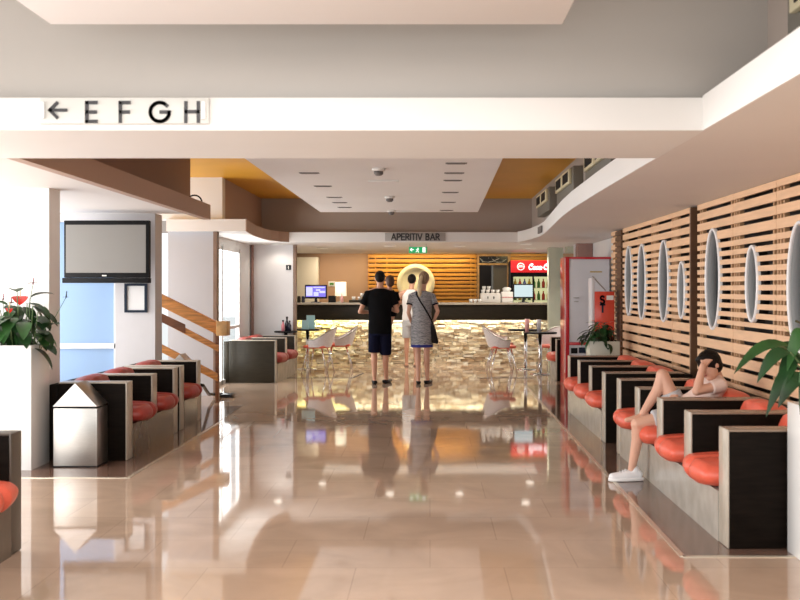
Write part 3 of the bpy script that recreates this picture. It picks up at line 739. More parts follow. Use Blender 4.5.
# ------------------------------------------------------------------ benches
def cushion_bm(du, dv, dz, crease=True, n=18):
    """rounded upholstered pad, centred, size du x dv x dz, creased across the middle"""
    b = BM(); bmesh.ops.create_cube(b, size=2)
    bmesh.ops.subdivide_edges(b, edges=b.edges[:], cuts=n, use_grid_fill=True)
    for v in b.verts:
        x, y, z = v.co
        def sq(a, bb, c): return math.sqrt(max(0, 1 - .5*bb*bb*.55 - .5*c*c*.55 + bb*bb*c*c/3*.3))
        nx, ny, nz = x*sq(x, y, z), y*sq(y, x, z), z*sq(z, x, y)
        f = 1.0
        if crease:
            f = 1 - .48*math.exp(-(y/.075)**2) - .10*abs(y)**6
            nx = nx*(1 - .13*math.exp(-(y/.085)**2)*(1 if x < 0 else .3))
        v.co = (nx*du/2, ny*dv/2, nz*dz/2*f)
    return b
MEM = {}
def bench(s, loc, n, pitch, label, th=.18, dep=.70, rotz=0., leather='coral', veneer='darkveneer', hgt=.69, edge='edge', base='plinth'):
    t = thing('seating_bench', label, 'bench', loc, rotz, 'divided lobby benches')
    L = n*pitch + th
    b = BM(); box(b, s*.04, s*(dep-.02), .01, L-.01, .0, .30); box(b, -s*.003, s*.04, th+.002, L-th-.002, .0, .30); obj('plinth', b, M[base], t)
    b = BM(); box(b, s*(dep-.019), s*(dep+.06), 0, L, 0, hgt-.02); obj('back_panel', b, M[veneer], t, bevel=.006)
    for k in range(n+1):
        y = k*pitch
        b = BM(); box(b, s*.012, s*(dep-.02), y, y+th, 0, hgt-.012); d = obj('divider', b, M[veneer], t, bevel=.003)
        b = BM(); box(b, 0, s*.0115, y+.002, y+th-.002, 0.005, hgt); obj('edge_band', b, M[edge], d, bevel=.004)
        b = BM(); box(b, s*.0117, s*(dep-.02), y+.002, y+th-.002, hgt-.0115, hgt); obj('top_band', b, M['edgetop' if s > 0 else edge], d, bevel=.004)
    for k in range(n):
        yc = k*pitch + th + (pitch-th)/2
        b = cushion_bm(.62, pitch-th-.012, .17); bmesh.ops.translate(b, verts=b.verts[:], vec=(0, 0, 0))
        if s < 0: bmesh.ops.rotate(b, verts=b.verts[:], cent=(0, 0, 0), matrix=Matrix.Rotation(PI, 3, 'Z'))
        bmesh.ops.translate(b, verts=b.verts[:], vec=(s*.20, yc, .378)); obj('seat_cushion', b, M[leather], t, smooth=True)
        b = cushion_bm(.24, pitch-th-.014, .30, False)
        for v in b.verts:
            f = 1 - .10*math.exp(-(v.co.y/.05)**2); v.co.z = v.co.z*(f if v.co.z > 0 else 1) - .05*(v.co.y/((pitch-th)/2))**4*(1 if v.co.z > 0 else 0)
        bmesh.ops.rotate(b, verts=b.verts[:], cent=(0, 0, 0), matrix=Matrix.Rotation(s*.14, 3, 'Y'))
        bmesh.ops.translate(b, verts=b.verts[:], vec=(s*(dep-.15), yc, .572)); obj('back_cushion', b, M[leather], t, smooth=True)
    return t
bench(1, (1.72, 5.78, 0), 4, .815, 'right bench nearest the camera with the boy on it and bright coral seats', dep=.80)
bench(1, (1.71, 9.78, 0), 3, .82, 'right bench farther back between the sleeping boy and the small planter', dep=.80)
bench(1, (2.08, 16.45, 0), 1, .75, 'single seat dark bench half hidden behind the red edged booth', th=.14)
bench(-1, (-2.66, 8.77, 0), 2, .80, 'left bench beside the front steel bin', dep=.62, base='plinthdark', leather='redleather')
bench(-1, (-2.66, 10.64, 0), 1, .78, 'short left bench under the framed notice', dep=.62, base='plinthdark', leather='redleather')
bench(-1, (-2.36, 4.13, 0), 2, .75, 'bench cut off by the bottom left picture edge', th=.15, edge='edgedark', base='plinthdark')
bench(-1, (-2.49, 16.1, 0), 2, .85, 'olive panelled bench by the left window near the bar', th=.14, dep=.78, rotz=-.05, leather='redleather', veneer='olive')

# ------------------------------------------------------------------ bins
def bin_(loc, label):
    t = thing('litter_bin', label, 'litter bin', loc, 0, 'steel bins with pitched tops')
    w, d = .185, .14
    b = BM(); box(b, -w, w, -d, d, .012, .50); obj('body', b, M['steel'], t, bevel=.004)
    b = BM(); box(b, -w-.004, w+.004, -d-.004, d+.004, 0, .012); obj('base', b, M['blackm'], t)
    b = BM()
    A = [Vector((-w-.006, -d-.006, .515)), Vector((w+.006, -d-.006, .515)), Vector((0, -d-.006, .715))]
    loft(b, [A, [Vector((p.x, d+.006, p.z)) for p in A]]); o = obj('lid', b, [M['whitegloss'], M['steel']], t, bevel=.004)
    for p in o.data.polygons:
        if p.normal.y > -.8: p.material_index = 1
    b = BM(); box(b, -w+.03, w-.03, -d+.02, d-.02, .50, .515); obj('opening', b, M['blackm'], t)
bin_((-2.995, 8.58, 0), 'steel litter bin with pointed white top at the near end of the left bench')
bin_((-3.06, 12.35, 0), 'small looking steel bin with pointed top behind the left benches by the rail')

# ------------------------------------------------------------------ television, notice
t = thing('television', 'flat black framed television mounted above the left benches', 'television', (-3.65, 11.35, 1.58))
x0, x1 = Px(64.5, 11.3), Px(149.5, 11.3); zt, zb = Pz(220.5, 11.3), Pz(283, 11.3)
b = BM(); box(b, x0, x1, 11.28, 11.36, zb+.06, zt); obj('casing', b, M['blackm'], t, world=True, bevel=.008)
b = BM(); box(b, x0+.025, x1-.035, 11.272, 11.279, zb+.115, zt-.05); obj('screen', b, M['screen'], t, world=True)
b = BM(); box(b, x0-.015, x1+.005, 11.26, 11.36, zb, zb+.058); sb = obj('speaker_bar', b, M['blackm'], t, world=True, bevel=.008)
b = BM(); box(b, Px(102, 11.27), Px(106.5, 11.27), 11.268, 11.2715, zb+.076, zb+.09); obj('logo', b, M['cup'], t, world=True)
b = BM(); box(b, -3.72, -3.60, 11.391, 11.745, 1.85, 2.0); box(b, -3.85, -3.45, 11.361, 11.39, 1.75, 2.15); obj('wall_bracket', b, M['blackm'], t, world=True)
t = thing('framed_notice', 'small dark framed white notice on the wall below the television', 'picture frame', (-3.46, 11.74, 1.25))
X0, X1, Z0, Z1 = Px(124.5, 11.73), Px(147, 11.73), Pz(312.5, 11.73), Pz(283.5, 11.73)
b = BM(); w = .028
box(b, X0, X0+w, 11.72, 11.749, Z0, Z1); box(b, X1-w, X1, 11.72, 11.749, Z0, Z1); box(b, X0+w, X1-w, 11.72, 11.749, Z0, Z0+w); box(b, X0+w, X1-w, 11.72, 11.749, Z1-w, Z1)
obj('frame', b, M['navy'], t, world=True)
b = BM(); box(b, X0+w, X1-w, 11.738, 11.748, Z0+w, Z1-w); obj('sheet', b, M['paper'], t, world=True)

# ------------------------------------------------------------------ stair railing
t = thing('stair_railing', 'orange oak stair railing with three sloping boards beside the grey panel', 'railing', (-3.3, 13.2, 0))
YR = 13.2
def board(nm, p, q, hh, m, y0=YR, y1=YR+.05):
    b = BM(); a, c = Vector((Px(p[0], YR), 0, Pz(p[1], YR))), Vector((Px(q[0], YR), 0, Pz(q[1], YR)))
    pr = [(a.x, a.z+hh/2), (c.x, c.z+hh/2), (c.x, c.z-hh/2), (a.x, a.z-hh/2)]
    loft(b, [[Vector((x, y0, z)) for x, z in pr], [Vector((x, y1, z)) for x, z in pr]])
    obj(nm, b, M[m], t, world=True, bevel=.005)
board('handrail', (118, 278.5), (221, 330), .165, 'oak', YR-.04, YR+.06)
board('middle_board', (118, 296), (218, 348.5), .085, 'oak')
board('dark_panel', (118, 297), (185.5, 329), .12, 'oakd', YR-.012, YR-.001)
board('lower_board', (118, 326), (217.5, 377.5), .105, 'oak')
b = BM(); box(b, Px(218, YR), Px(229, YR), YR-.12, YR+.08, Pz(335.5, YR), Pz(321, YR)); obj('end_block', b, M['oakend'], t, world=True, bevel=.008)
b = BM(); box(b, Px(214.5, YR), Px(217.8, YR), YR+.051, YR+.11, 0, Pz(330, YR)); obj('post', b, M['oakd'], t, world=True)
b = BM(); box(b, Px(140, YR), Px(144, YR), YR+.051, YR+.11, 0, Pz(290, YR)); obj('post', b, M['oakd'], t, world=True)
# black floor cable by the rail
b = BM()
pts = [(Px(199, 12.6), 12.6, .30), (Px(203, 12.7), 12.7, .29), (Px(206, 13), 13.0, .20), (Px(209, 13.4), 13.4, .10), (Px(215, 14), 13.9, .05), (Px(222, 14), 14.0, .04)]
tube(b, pts, .022, 8); t = tag(obj('floor_pedal', b, M['black'], smooth=True), 'black curved arm on a flat foot lying on the floor by the rail', 'floor stand')
b = BM(); box(b, Px(220, 14), Px(233.5, 14), 13.9, 14.1, 0, .05); obj('foot', b, M['black'], t, bevel=.015)
b = BM(); box(b, Px(199, 12.6)-.04, Px(199, 12.6)+.02, 12.55, 12.65, 0, .31); obj('upright', b, M['black'], t, bevel=.01)

# ------------------------------------------------------------------ slat screens on the right wall
gaps = [2.255, 2.152, 2.05, 1.942, 1.862, 1.785, 1.708, 1.632, 1.556, 1.48, 1.404, 1.328, 1.252, 1.18, 1.063, .947, .832, .716, .60, .48, .36, .24, .12, 0]
XW = 2.60
def screen(y0, y1, label, ovals=()):
    t = thing('slat_screen', label, 'slatted wall panel', (XW, (y0+y1)/2, 0), 0, 'beech slat panels on the right wall')
    b = BM(); top = 2.325
    for z in gaps:
        z0, z1 = z+.017, top
        segs = [(y0+.004, y1-.004)]
        for oy, oz, ry, rz in ovals:
            zc = (z0+z1)/2
            if abs(zc-oz) < rz:
                hw = ry*math.sqrt(1-((zc-oz)/rz)**2)*.97
                ns = []
                for a, c in segs:
                    lo, hi = oy-hw, oy+hw
                    if hi <= a or lo >= c: ns.append((a, c))
                    else:
                        if lo > a: ns.append((a, lo))
                        if hi < c: ns.append((hi, c))
                segs = ns
        for a, c in segs: box(b, XW, XW+.022, a, c, z0, z1)
        top = z-.016
    obj('slats', b, M['slat'], t, world=True)
    b = BM()
    for y in (y0+.03, y0+.12, (y0+y1)/2, y1-.10, y1-.03): 
        if not any(abs(y-o[0]) < o[2] for o in ovals): box(b, XW+.0225, XW+.06, y-.016, y+.016, 0, 2.32)
    obj('battens', b, M['slatbat'], t, world=True)
OV = [(7.03, 1.52, .235, .47), (8.07, 1.55, .155, .315), (9.19, 1.60, .235, .47), (10.33, 1.50, .15, .30), (11.12, 1.60, .235, .46), (12.27, 1.60, .235, .47), (13.08, 1.62, .22, .46)]
edges = [3.3, 4.35, 5.4, 6.45, 7.51, 8.58, 9.73]
labs = ['slat panel of the right wall mostly outside the picture', 'slat panel of the right wall left of the outermost one', 'slat panel of the right wall behind the nearest planter', 'slat panel with the large porthole cut by the right edge', 'slat panel with the small porthole nearest the camera', 'slat panel with the full large porthole above the boy',
        'slat panel with the smaller porthole just past the dark gap', 'slat panel holding the third tall porthole from the far end', 'slat panel holding the two farthest portholes', 'narrow far end of slats beyond the dark post']
k = 0
for a, c in zip(edges, edges[1:]):
    screen(a, c, labs[k], [o for o in OV if a-.3 < o[0] < c+.3]); k += 1
for a, c in ((9.98, 10.72), (10.72, 11.72), (11.72, 13.5), (13.95, 14.35)):
    screen(a, c, labs[k], [o for o in OV if a-.3 < o[0] < c+.3]); k += 1
b = BM()
z = 0
while z < 2.3: box(b, XW-.02, XW+.12, 13.52, 13.93, z, z+.055); z += .075
box(b, XW+.0, XW+.18, 13.56, 13.9, 0, 2.32)
tag(obj('slatted_post', b, M['slatdark']), 'dark brown post between the far slat panels', 'post')
b = BM(); box(b, XW-.01, XW+.12, 9.925, 9.97, 0, 2.32); tag(obj('slatted_post', b, M['slatdark']), 'thin dark post in the gap between the slat panels', 'post')
def porthole(y, z, ry, rz, label):
    t = thing('porthole', label, 'porthole mirror', (XW, y, z), 0, 'oval portholes in the slat wall')
    b = BM(); n = 48; prof = [(1.0, .02), (1.0, -.006), (.985, -.014), (.96, -.015), (.935, -.012), (.93, -.002), (.93, .02)]
    w = .036
    rings = []
    for f, h in prof:
        off = (f-1)*(w/.1)
        rings.append([Vector((h, (ry+off)*math.cos(2*PI*k/n), (rz+off)*math.sin(2*PI*k/n))) for k in range(n)])
    rings.append(rings[0]); loft(b, rings, cap=False)
    obj('ring', b, M['ring'], t, smooth=True)
    b = BM(); rings = []
    for f, h in ((.932, .0), (.91, .095), (.97, .095), (.97, .0)):
        off = (f-1)*(w/.1)
        rings.append([Vector((h, (ry+off)*math.cos(2*PI*k/n), (rz+off)*math.sin(2*PI*k/n))) for k in range(n)])
    rings.append(rings[0]); loft(b, rings, cap=False)
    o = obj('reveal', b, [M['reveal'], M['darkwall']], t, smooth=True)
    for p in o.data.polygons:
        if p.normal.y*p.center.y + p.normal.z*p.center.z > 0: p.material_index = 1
    b = BM(); loft(b, [[Vector((h, (ry-.03)*math.cos(2*PI*k/n), (rz-.03)*math.sin(2*PI*k/n))) for k in range(n)] for h in (.084, .092)])
    obj('glass', b, M['mirror'], t)
pl = ['large porthole cut by the right picture edge', 'small porthole between the two largest ones', 'large full porthole above the sleeping boy', 'small porthole next to the dark gap in the slats', 'tall porthole left of the small one by the gap', 'second tall porthole from the dark far post', 'tall porthole nearest the dark far post']
for o, l in zip(OV, pl): porthole(*o, l)

# ------------------------------------------------------------------ booth, red machine
t = thing('vending_booth', 'tall grey booth with red edges at the end of the right wall', 'booth', (2.45, 16.0, 0))
BX0, BX1, BY = 2.13, 2.84, 15.7
b = BM(); box(b, BX0+.02, BX1-.02, BY+.012, 16.28, .02, 2.0); obj('body', b, M['boothgrey'], t, world=True, bevel=.006)
b = BM(); box(b, BX0-.006, BX0+.055, BY-.012, 16.29, 0, 2.02); box(b, BX0+.055, BX1, BY-.012, BY+.03, 1.985, 2.02); box(b, BX0+.055, BX1, BY-.008, BY+.011, .635, .68); box(b, BX0+.055, BX1, BY-.012, 16.29, 0, .05)
obj('frame', b, M['red'], t, world=True, bevel=.006)
b = BM(); box(b, BX0-.012, BX0-.0065, BY-.01, BY+.015, .2, 2.0); obj('edge_strip', b, M['ring'], t, world=True)
b = BM(); box(b, BX0+.06, BX1-.03, BY+.004, BY+.0115, .69, 1.98); dr = obj('door', b, M['boothgrey'], t, world=True, bevel=.003)
b = BM(); box(b, BX0+.12, BX0+.21, BY-.03, BY+.003, 1.37, 1.385); box(b, BX0+.13, BX0+.2, BY-.02, BY+.003, 1.31, 1.325); obj('handle', b, M['steel'], dr, world=True, bevel=.003)
b = BM(); box(b, Px(590, BY), Px(602, BY), BY-.002, BY+.0035, 1.775, 1.795); obj('gold_lettering', b, M['gold'], dr, world=True)
b = BM(); box(b, Px(571, BY), Px(577.5, BY), BY+.002, BY+.0115, Pz(353.5, BY), Pz(348, BY)); obj('black_label', b, M['black'], t, world=True)
b = BM(); box(b, Px(579, BY), Px(586, BY), BY+.002, BY+.0115, Pz(353, BY), Pz(347.5, BY)); obj('blue_label', b, M['navy'], t, world=True)
t = thing('red_dispenser', 'orange red dispenser box with S T letters beside the booth', 'dispenser', (2.42, 13.85, 0))
RY = 13.62; rx0, rx1 = Px(595, RY), Px(614.5, RY)
b = BM(); box(b, rx0, rx1, RY, RY+.28, .75, Pz(291.5, RY)); obj('body', b, M['brightred'], t, world=True, bevel=.008)
b = BM(); box(b, rx0-.045, rx0-.001, RY+.02, RY+.28, .72, Pz(278, RY)); obj('side_panel', b, M['boothgrey'], t, world=True, bevel=.006)
b = BM(); box(b, rx0+.04, rx1-.04, RY+.06, RY+.22, 0, .7499); obj('pedestal', b, M['blackm'], t, world=True)
b = BM(); letters(b, 'S', Px(600.5, RY), Pz(303.5, RY), RY-.001, .10, .025); letters(b, 'T', Px(600.5, RY), Pz(312, RY), RY-.001, .10, .025); obj('lettering', b, M['navy'], t, world=True)
b = BM(); box(b, Px(606.5, RY), Px(613.5, RY), RY-.003, RY-.0005, Pz(300, RY), Pz(295.5, RY)); obj('label_plate', b, M['cup'], t, world=True)
b = BM(); cyl(b, (Px(593.5, RY), RY+.1, Pz(276, RY)), (Px(607, RY), RY+.1, Pz(290.5, RY)), .008, n=8); obj('lid_stay', b, M['steel'], t, world=True)

# ------------------------------------------------------------------ plants
def leaf(bm, base, az, elev, L, w, droop, seg=7, fold=.25, peak=.4):
    p = Vector(base); el = elev; st = L/seg; rows = []
    h = Vector((math.cos(az), math.sin(az), 0)); side = Vector((-math.sin(az), math.cos(az), 0))
    for i in range(seg+1):
        t = i/seg
        ww = w*(math.sin(PI*min(1, t/peak)/2) if t < peak else math.cos(PI/2*((t-peak)/(1-peak)))**.8) if 0 < t < 1 else 0.002
        d = h*math.cos(el) + Vector((0, 0, 1))*math.sin(el); up = -h*math.sin(el) + Vector((0, 0, 1))*math.cos(el)
        rows.append([bm.verts.new(p - side*ww*.5 + up*ww*fold*.5), bm.verts.new(p), bm.verts.new(p + side*ww*.5 + up*ww*fold*.5)])
        p = p + d*st; el -= droop/seg
    for a, c in zip(rows, rows[1:]):
        for k in (0, 1): bm.faces.new((a[k], a[k+1], c[k+1], c[k]))
    return p
def petiole(bm, p, q, r=.004):
    p, q = Vector(p), Vector(q); mid = (p+q)/2 + Vector((0, 0, .03))
    tube(bm, [p, mid, q], r, 5)
def planter(name, label, x0, x1, y0, y1, h, m, taper=0., sidem=None):
    cx, cy = (x0+x1)/2, (y0+y1)/2
    t = thing(name, label, 'potted plant', (cx, cy, 0))
    b = BM(); W2, D2 = (x1-x0)/2, (y1-y0)/2; th = .025
    def rg(w, d, z): return [Vector((-w, -d, z)), Vector((w, -d, z)), Vector((w, d, z)), Vector((-w, d, z))]
    loft(b, [rg(W2-taper, D2-taper, 0), rg(W2, D2, h), rg(W2-th, D2-th, h), rg(W2-th, D2-th, h-.08)])
    o = obj('planter_box', b, [M[m], M[sidem or m]], t, bevel=.005)
    if sidem:
        for p in o.data.polygons:
            if p.normal.x > .9 and p.area > .05: p.material_index = 1
    b = BM(); box(b, -W2+th, W2-th, -D2+th, D2-th, h-.0795, h-.06); obj('soil', b, M['soil'], t)
    return t, h-.06
t, zs = planter('potted_anthurium', 'tall white planter with red anthurium at the left beside the steel bin', -3.95, -3.31, 8.30, 8.70, 1.04, 'whitegloss')
lb, lb2, sb = BM(), BM(), BM(); rr = random.Random(3)
for k in range(64):
    az = rr.uniform(-2.6, .35) if k % 4 else rr.uniform(0, 2*PI)
    bx, by = rr.uniform(-.26, .27), rr.uniform(-.16, .12)
    hgt = rr.uniform(.08, .30) if k < 38 else rr.uniform(.26, .42)
    rad = rr.uniform(.02, .12)
    tip = Vector((min(.36, bx + math.cos(az)*rad), max(-.28, min(.16, by + math.sin(az)*rad)), zs + hgt))
    if k in (5, 9, 17, 30): tip = Vector((rr.uniform(.27, .34), rr.uniform(-.15, .0), zs + rr.uniform(.03, .16))); az = rr.uniform(-.8, .2)
    petiole(sb, (bx*.8, by*.8, zs), tip, .004)
    leaf(lb if k % 5 else lb2, tip, az, rr.uniform(-.9, .1), rr.uniform(.17, .25), rr.uniform(.09, .13), rr.uniform(.5, 1.1), peak=.3)
for px, py, az, L in ((27, 303, -.1, .24), (33, 306, -.4, .22), (14, 318, -1.5, .25), (24, 322, -1.2, .26), (4, 316, -1.9, .24), (36, 330, -.5, .25), (17, 292, 2.2, .13), (30, 298, .2, .20), (8, 306, -2.4, .2), (38, 312, -.2, .22), (45, 328, -.6, .2), (40, 338, -.9, .2), (2, 326, -1.3, .25), (22, 332, -1.0, .24)):
    tip = Vector((Px(px, 8.3)+3.63, -.2, Pz(py, 8.3)))
    petiole(sb, (tip.x*.7, 0, zs), tip, .004); leaf(lb2 if az < -1 else lb, tip, az, -.25 if L > .2 else .5, L, .125, .8, peak=.3)
obj('foliage', lb, M['leaf'], t, smooth=True); obj('foliage', lb2, M['leaf2'], t, smooth=True)
ANX, ANY = -3.63, 8.5
for px, py, m, L, w, az in ((20, 296, 'redfl', .13, .13, -1.2), (9, 308, 'redfl', .07, .06, -1.0), (33, 284, 'darkredfl', .13, .07, .1), (3, 300, 'darkredfl', .10, .06, .9), (66, 297.5, 'black', .055, .035, 3.0), (11, 303, 'darkredfl', .07, .05, -2.0)):
    p = Vector((Px(px, 8.4)-ANX, 8.4-ANY, Pz(py, 8.4)))
    petiole(sb, (p.x*.55, 0, zs), p, .003)
    b = BM(); leaf(b, p - Vector((math.cos(az)*L*.4, math.sin(az)*L*.4, 0)), az, .15 if m != 'redfl' else -.5, L, w, .3, peak=.3); f = obj('spathe', b, M[m], t, smooth=True)
    b = BM(); caps(b, p, p + Vector((.01, -.01, .05)), .006, .004, 8); obj('spadix', b, M['spadix'] if m == 'redfl' else M[m], f, smooth=True)
b = BM(); petiole(b, (.0, 0, zs), (0, 0, zs+.01)); 
b.free()
obj('stems', sb, M['stem'], t, smooth=True)

t, zs = planter('potted_peace_lily', 'white planter with big arching leaves cut by the right picture edge', 2.05, 2.56, 5.38, 5.74, .86, 'whitegloss')
CX, CY = 2.305, 5.56
lb, lb2, sb, ly = BM(), BM(), BM(), BM(); rr = random.Random(11)
spec = [((752, 345), (735, 372), 0), ((775, 350), (738, 376), 1), ((770, 372), (752, 408), 0), ((760, 352), (776, 380), 1), ((782, 365), (770, 405), 0), ((790, 335), (772, 350), 1), ((798, 360), (780, 400), 0), ((785, 372), (765, 395), 1)]
def leaf_to(bm, p, q, w, arch):
    p, q = Vector(p), Vector(q); seg = 9; rows = []
    side = (q-p).cross(Vector((0, 0, 1))); side = side.normalized() if side.length > 1e-4 else Vector((0, 1, 0))
    side = (side*.75 + Vector((0, .0, .55)) + Vector((-.35, 0, 0))).normalized()
    for i in range(seg+1):
        t = i/seg; c = p.lerp(q, t) + Vector((0, 0, arch*4*t*(1-t)))
        ww = w*(math.sin(PI*t**.8)**.75) if 0 < t < 1 else .002
        rows.append([bm.verts.new(c - side*ww*.5 + Vector((0, 0, .12*ww))), bm.verts.new(c), bm.verts.new(c + side*ww*.5 + Vector((0, 0, .12*ww)))])
    for a, c in zip(rows, rows[1:]):
        for k in (0, 1): bm.faces.new((a[k], a[k+1], c[k+1], c[k]))
def PL(px, py, Y): return Vector((Px(px, Y)-CX, Y-CY, Pz(py, Y)))
for i, (a, c, w, ar, y) in enumerate((((792, 347), (734, 374), .075, .07, 5.45), ((790, 352), (757, 383), .085, .05, 5.38), ((797, 365), (766, 417), .08, .05, 5.40), ((800, 362), (771, 345), .075, .02, 5.5), ((806, 375), (778, 408), .09, .04, 5.36), ((798, 345), (770, 366), .08, .03, 5.58), ((812, 360), (800, 415), .09, .05, 5.32), ((800, 355), (778, 384), .10, .03, 5.5), ((815, 340), (795, 322), .08, .02, 5.55), ((806, 332), (787, 372), .09, .06, 5.42), ((830, 350), (868, 385), .09, .08, 5.5), ((830, 340), (850, 310), .08, .03, 5.55), ((820, 350), (845, 400), .10, .06, 5.38))):
    p, q = PL(*a, y), PL(*c, y-.02)
    leaf_to(lb if i % 3 else lb2, p, q, w*1.0, ar)
    petiole(sb, (R.uniform(-.05, .1), R.uniform(-.06, .06), zs), p, .005)
leaf_to(ly, PL(806, 352, 5.5), PL(784, 328, 5.5), .045, .01)
obj('foliage', lb, M['leaf'], t, smooth=True); obj('foliage', lb2, M['leaf2'], t, smooth=True); obj('young_leaf', ly, M['leafy'], t, smooth=True)['label'] = 'yellow green young leaf'
obj('stems', sb, M['stem'], t, smooth=True)

t, zs = planter('potted_shrub', 'small pale planter with a bushy dark plant before the red dispenser', 2.055, 2.44, 12.85, 13.15, .84, 'greyplanter')
lb, sb = BM(), BM(); rr = random.Random(5)
for k in range(95):
    az = rr.uniform(0, 2*PI); r0 = rr.uniform(.02, .21); hh = rr.uniform(.02, .30)*(1-.5*r0/.21)+.02
    p = Vector((math.cos(az)*r0*(1 if math.cos(az) < 0 else .45), math.sin(az)*r0*.8, zs+hh))
    petiole(sb, (p.x*.4, p.y*.4, zs), p, .003)
    leaf(lb, p, az + rr.uniform(-.5, .5), rr.uniform(-.6, .6), rr.uniform(.14, .24)*(1 if math.cos(az) < .3 else .6), rr.uniform(.055, .085), rr.uniform(.6, 1.8))
obj('foliage', lb, M['leaf'], t, smooth=True); obj('stems', sb, M['stem'], t, smooth=True)
for a, hh in ((.6, .33), (2.4, .34), (4.0, .30), (5.2, .27)):
    b = BM(); leaf(b, (math.cos(a)*.12, math.sin(a)*.10, zs+hh-.04), a, .5, .08, .045, .6); obj('flower', b, M['coral'], t, smooth=True)

# ------------------------------------------------------------------ tables and chairs near the bar
def table(loc, rad, label, zt=.75):
    t = thing('bistro_table', label, 'table', loc, 0, 'round bar tables')
    b = BM(); lathe(b, [(0, zt-.028), (rad-.01, zt-.028), (rad, zt-.02), (rad, zt-.006), (rad-.006, zt), (0, zt)], n=36); obj('tabletop', b, M['blackm'], t, smooth=False)
    b = BM(); cyl(b, (0, 0, .02), (0, 0, zt-.029), .032, n=16); obj('pedestal', b, M['chrome'], t, smooth=True)
    b = BM(); lathe(b, [(0, 0), (.20, 0), (.20, .008), (.04, .03), (0, .03)], n=28); obj('foot', b, M['chrome'], t, smooth=True)
table((-2.62, 18.17, 0), .21, 'black round table left of the chairs, the nearer of two', .755)
table((-2.32, 18.95, 0), .22, 'black round table partly behind the left chairs near the stone bar', .76)
table((1.96, 17.8, 0), .30, 'black round table nearest the red edged booth', .75)
table((1.80, 18.85, 0), .33, 'black round table just behind the right front table', .76)
def chair(loc, rz, label):
    t = thing('mesh_chair', label, 'chair', loc, rz, 'tub chairs at the bar tables')
    # faces +x ; back at -x
    b = BM(); n = 22; lo, hi = [], []
    rings = []
    for k in range(n+1):
        a = math.radians(70 + (290-70)*k/n); c, s = math.cos(a), math.sin(a)
        back = max(0, -c)
        top = .60 + .22*back**1.3
        lo.append(Vector((.24*c+.01, .235*s, .47))); hi.append(Vector((.31*c-.03*back, .29*s, top)))
    for k in range(n):
        q = [lo[k], lo[k+1], hi[k+1], hi[k]]; nn = Vector(((lo[k]+lo[k+1]).x, (lo[k]+lo[k+1]).y, 0)).normalized()*.008
        loft(b, [q, [v+nn for v in q]])
    obj('shell', b, M['mesh'], t, smooth=False)
    b = BM(); tube(b, [h for h in hi], .011, 8); obj('rim', b, M['steel'], t, smooth=True)
    b = cushion_bm(.47, .46, .07, False, 10); bmesh.ops.translate(b, verts=b.verts[:], vec=(.02, 0, .475)); obj('seat', b, M['coral'], t, smooth=True)
    for sx, sy in ((1, 1), (1, -1), (-1, 1), (-1, -1)):
        b = BM(); tube(b, [(.13*sx+.01, .14*sy, .455), (.19*sx, .185*sy, .22), (.235*sx, .215*sy, .0)], .011, 8); obj('leg', b, M['chrome'], t, smooth=True)
    b = BM(); tube(b, [(.19, .185, .22), (.19, -.185, .22)], .007, 6); tube(b, [(-.19, .185, .22), (-.19, -.185, .22)], .007, 6); obj('stretcher', b, M['chrome'], t, smooth=True)
    return t
c0 = chair((-2.03, 18.15, 0), PI-.25, 'pale mesh tub chair nearest the left bench, coral seat')
dup(c0, (-1.70, 18.75, 0), PI+.15, 'pale mesh tub chair behind the first one at left, against the stone bar')
dup(c0, (1.30, 18.1, 0), .12, 'pale mesh tub chair at the right tables standing alone on the aisle side')
dup(c0, (2.25, 18.33, 0), PI/2+2.6, 'pale mesh tub chair mostly hidden behind the right tables')
dup(c0, (1.33, 19.0, 0), -.2, 'pale mesh tub chair directly behind the right aisle chair')
def bottle(loc, m, h, r, label, cat='bottle', cap='black'):
    t = thing('table_bottle' if cat == 'bottle' else 'tumbler', label, cat, loc)
    if cat == 'bottle':
        b = BM(); lathe(b, [(0, 0), (r, 0), (r, h*.55), (r*.45, h*.72), (r*.4, h*.86), (0, h*.86)], n=16); obj('body', b, M[m], t, smooth=True)
        b = BM(); lathe(b, [(0, h*.8601), (r*.55, h*.8601), (r*.55, h), (0, h)], n=12); obj('cap', b, M[cap], t, smooth=True)
    else:
        b = BM(); lathe(b, [(0, 0), (r*.8, 0), (r, h), (r*.92, h), (r*.75, .01), (0, .01)], n=18); obj('body', b, M[m], t, smooth=True)
bottle((-2.66, 18.10, .756), 'pinkbottle', .20, .032, 'pink dark topped bottle on the left front table')
bottle((-2.60, 18.17, .756), 'bottle', .26, .036, 'tallest dark bottle on the left front table')
bottle((-2.54, 18.10, .756), 'bottle', .19, .030, 'shorter dark bottle on the right of the left front table')
for (x, y, w, h, lab) in ((-2.36, 18.90, .13, .17, 'lower pale blue menu card on the left rear table'), (-2.27, 19.02, .16, .26, 'taller pale blue menu card on the left rear table')):
    b = BM(); A = [Vector((0, -.04, 0)), Vector((0, .04, 0)), Vector((0, 0, h))]
    loft(b, [[p + Vector((x-w/2, y, .761)) for p in A], [p + Vector((x+w/2, y, .761)) for p in A]]); tag(obj('menu_card', b, M['menu']), lab, 'menu card', 'menu cards')
bottle((1.72, 17.72, .751), 'pinkcup', .235, .042, 'tall pink tumbler on the right front table', 'tumbler')
bottle((1.93, 17.70, .751), 'greycup', .225, .044, 'tall grey tumbler on the right front table', 'tumbler')

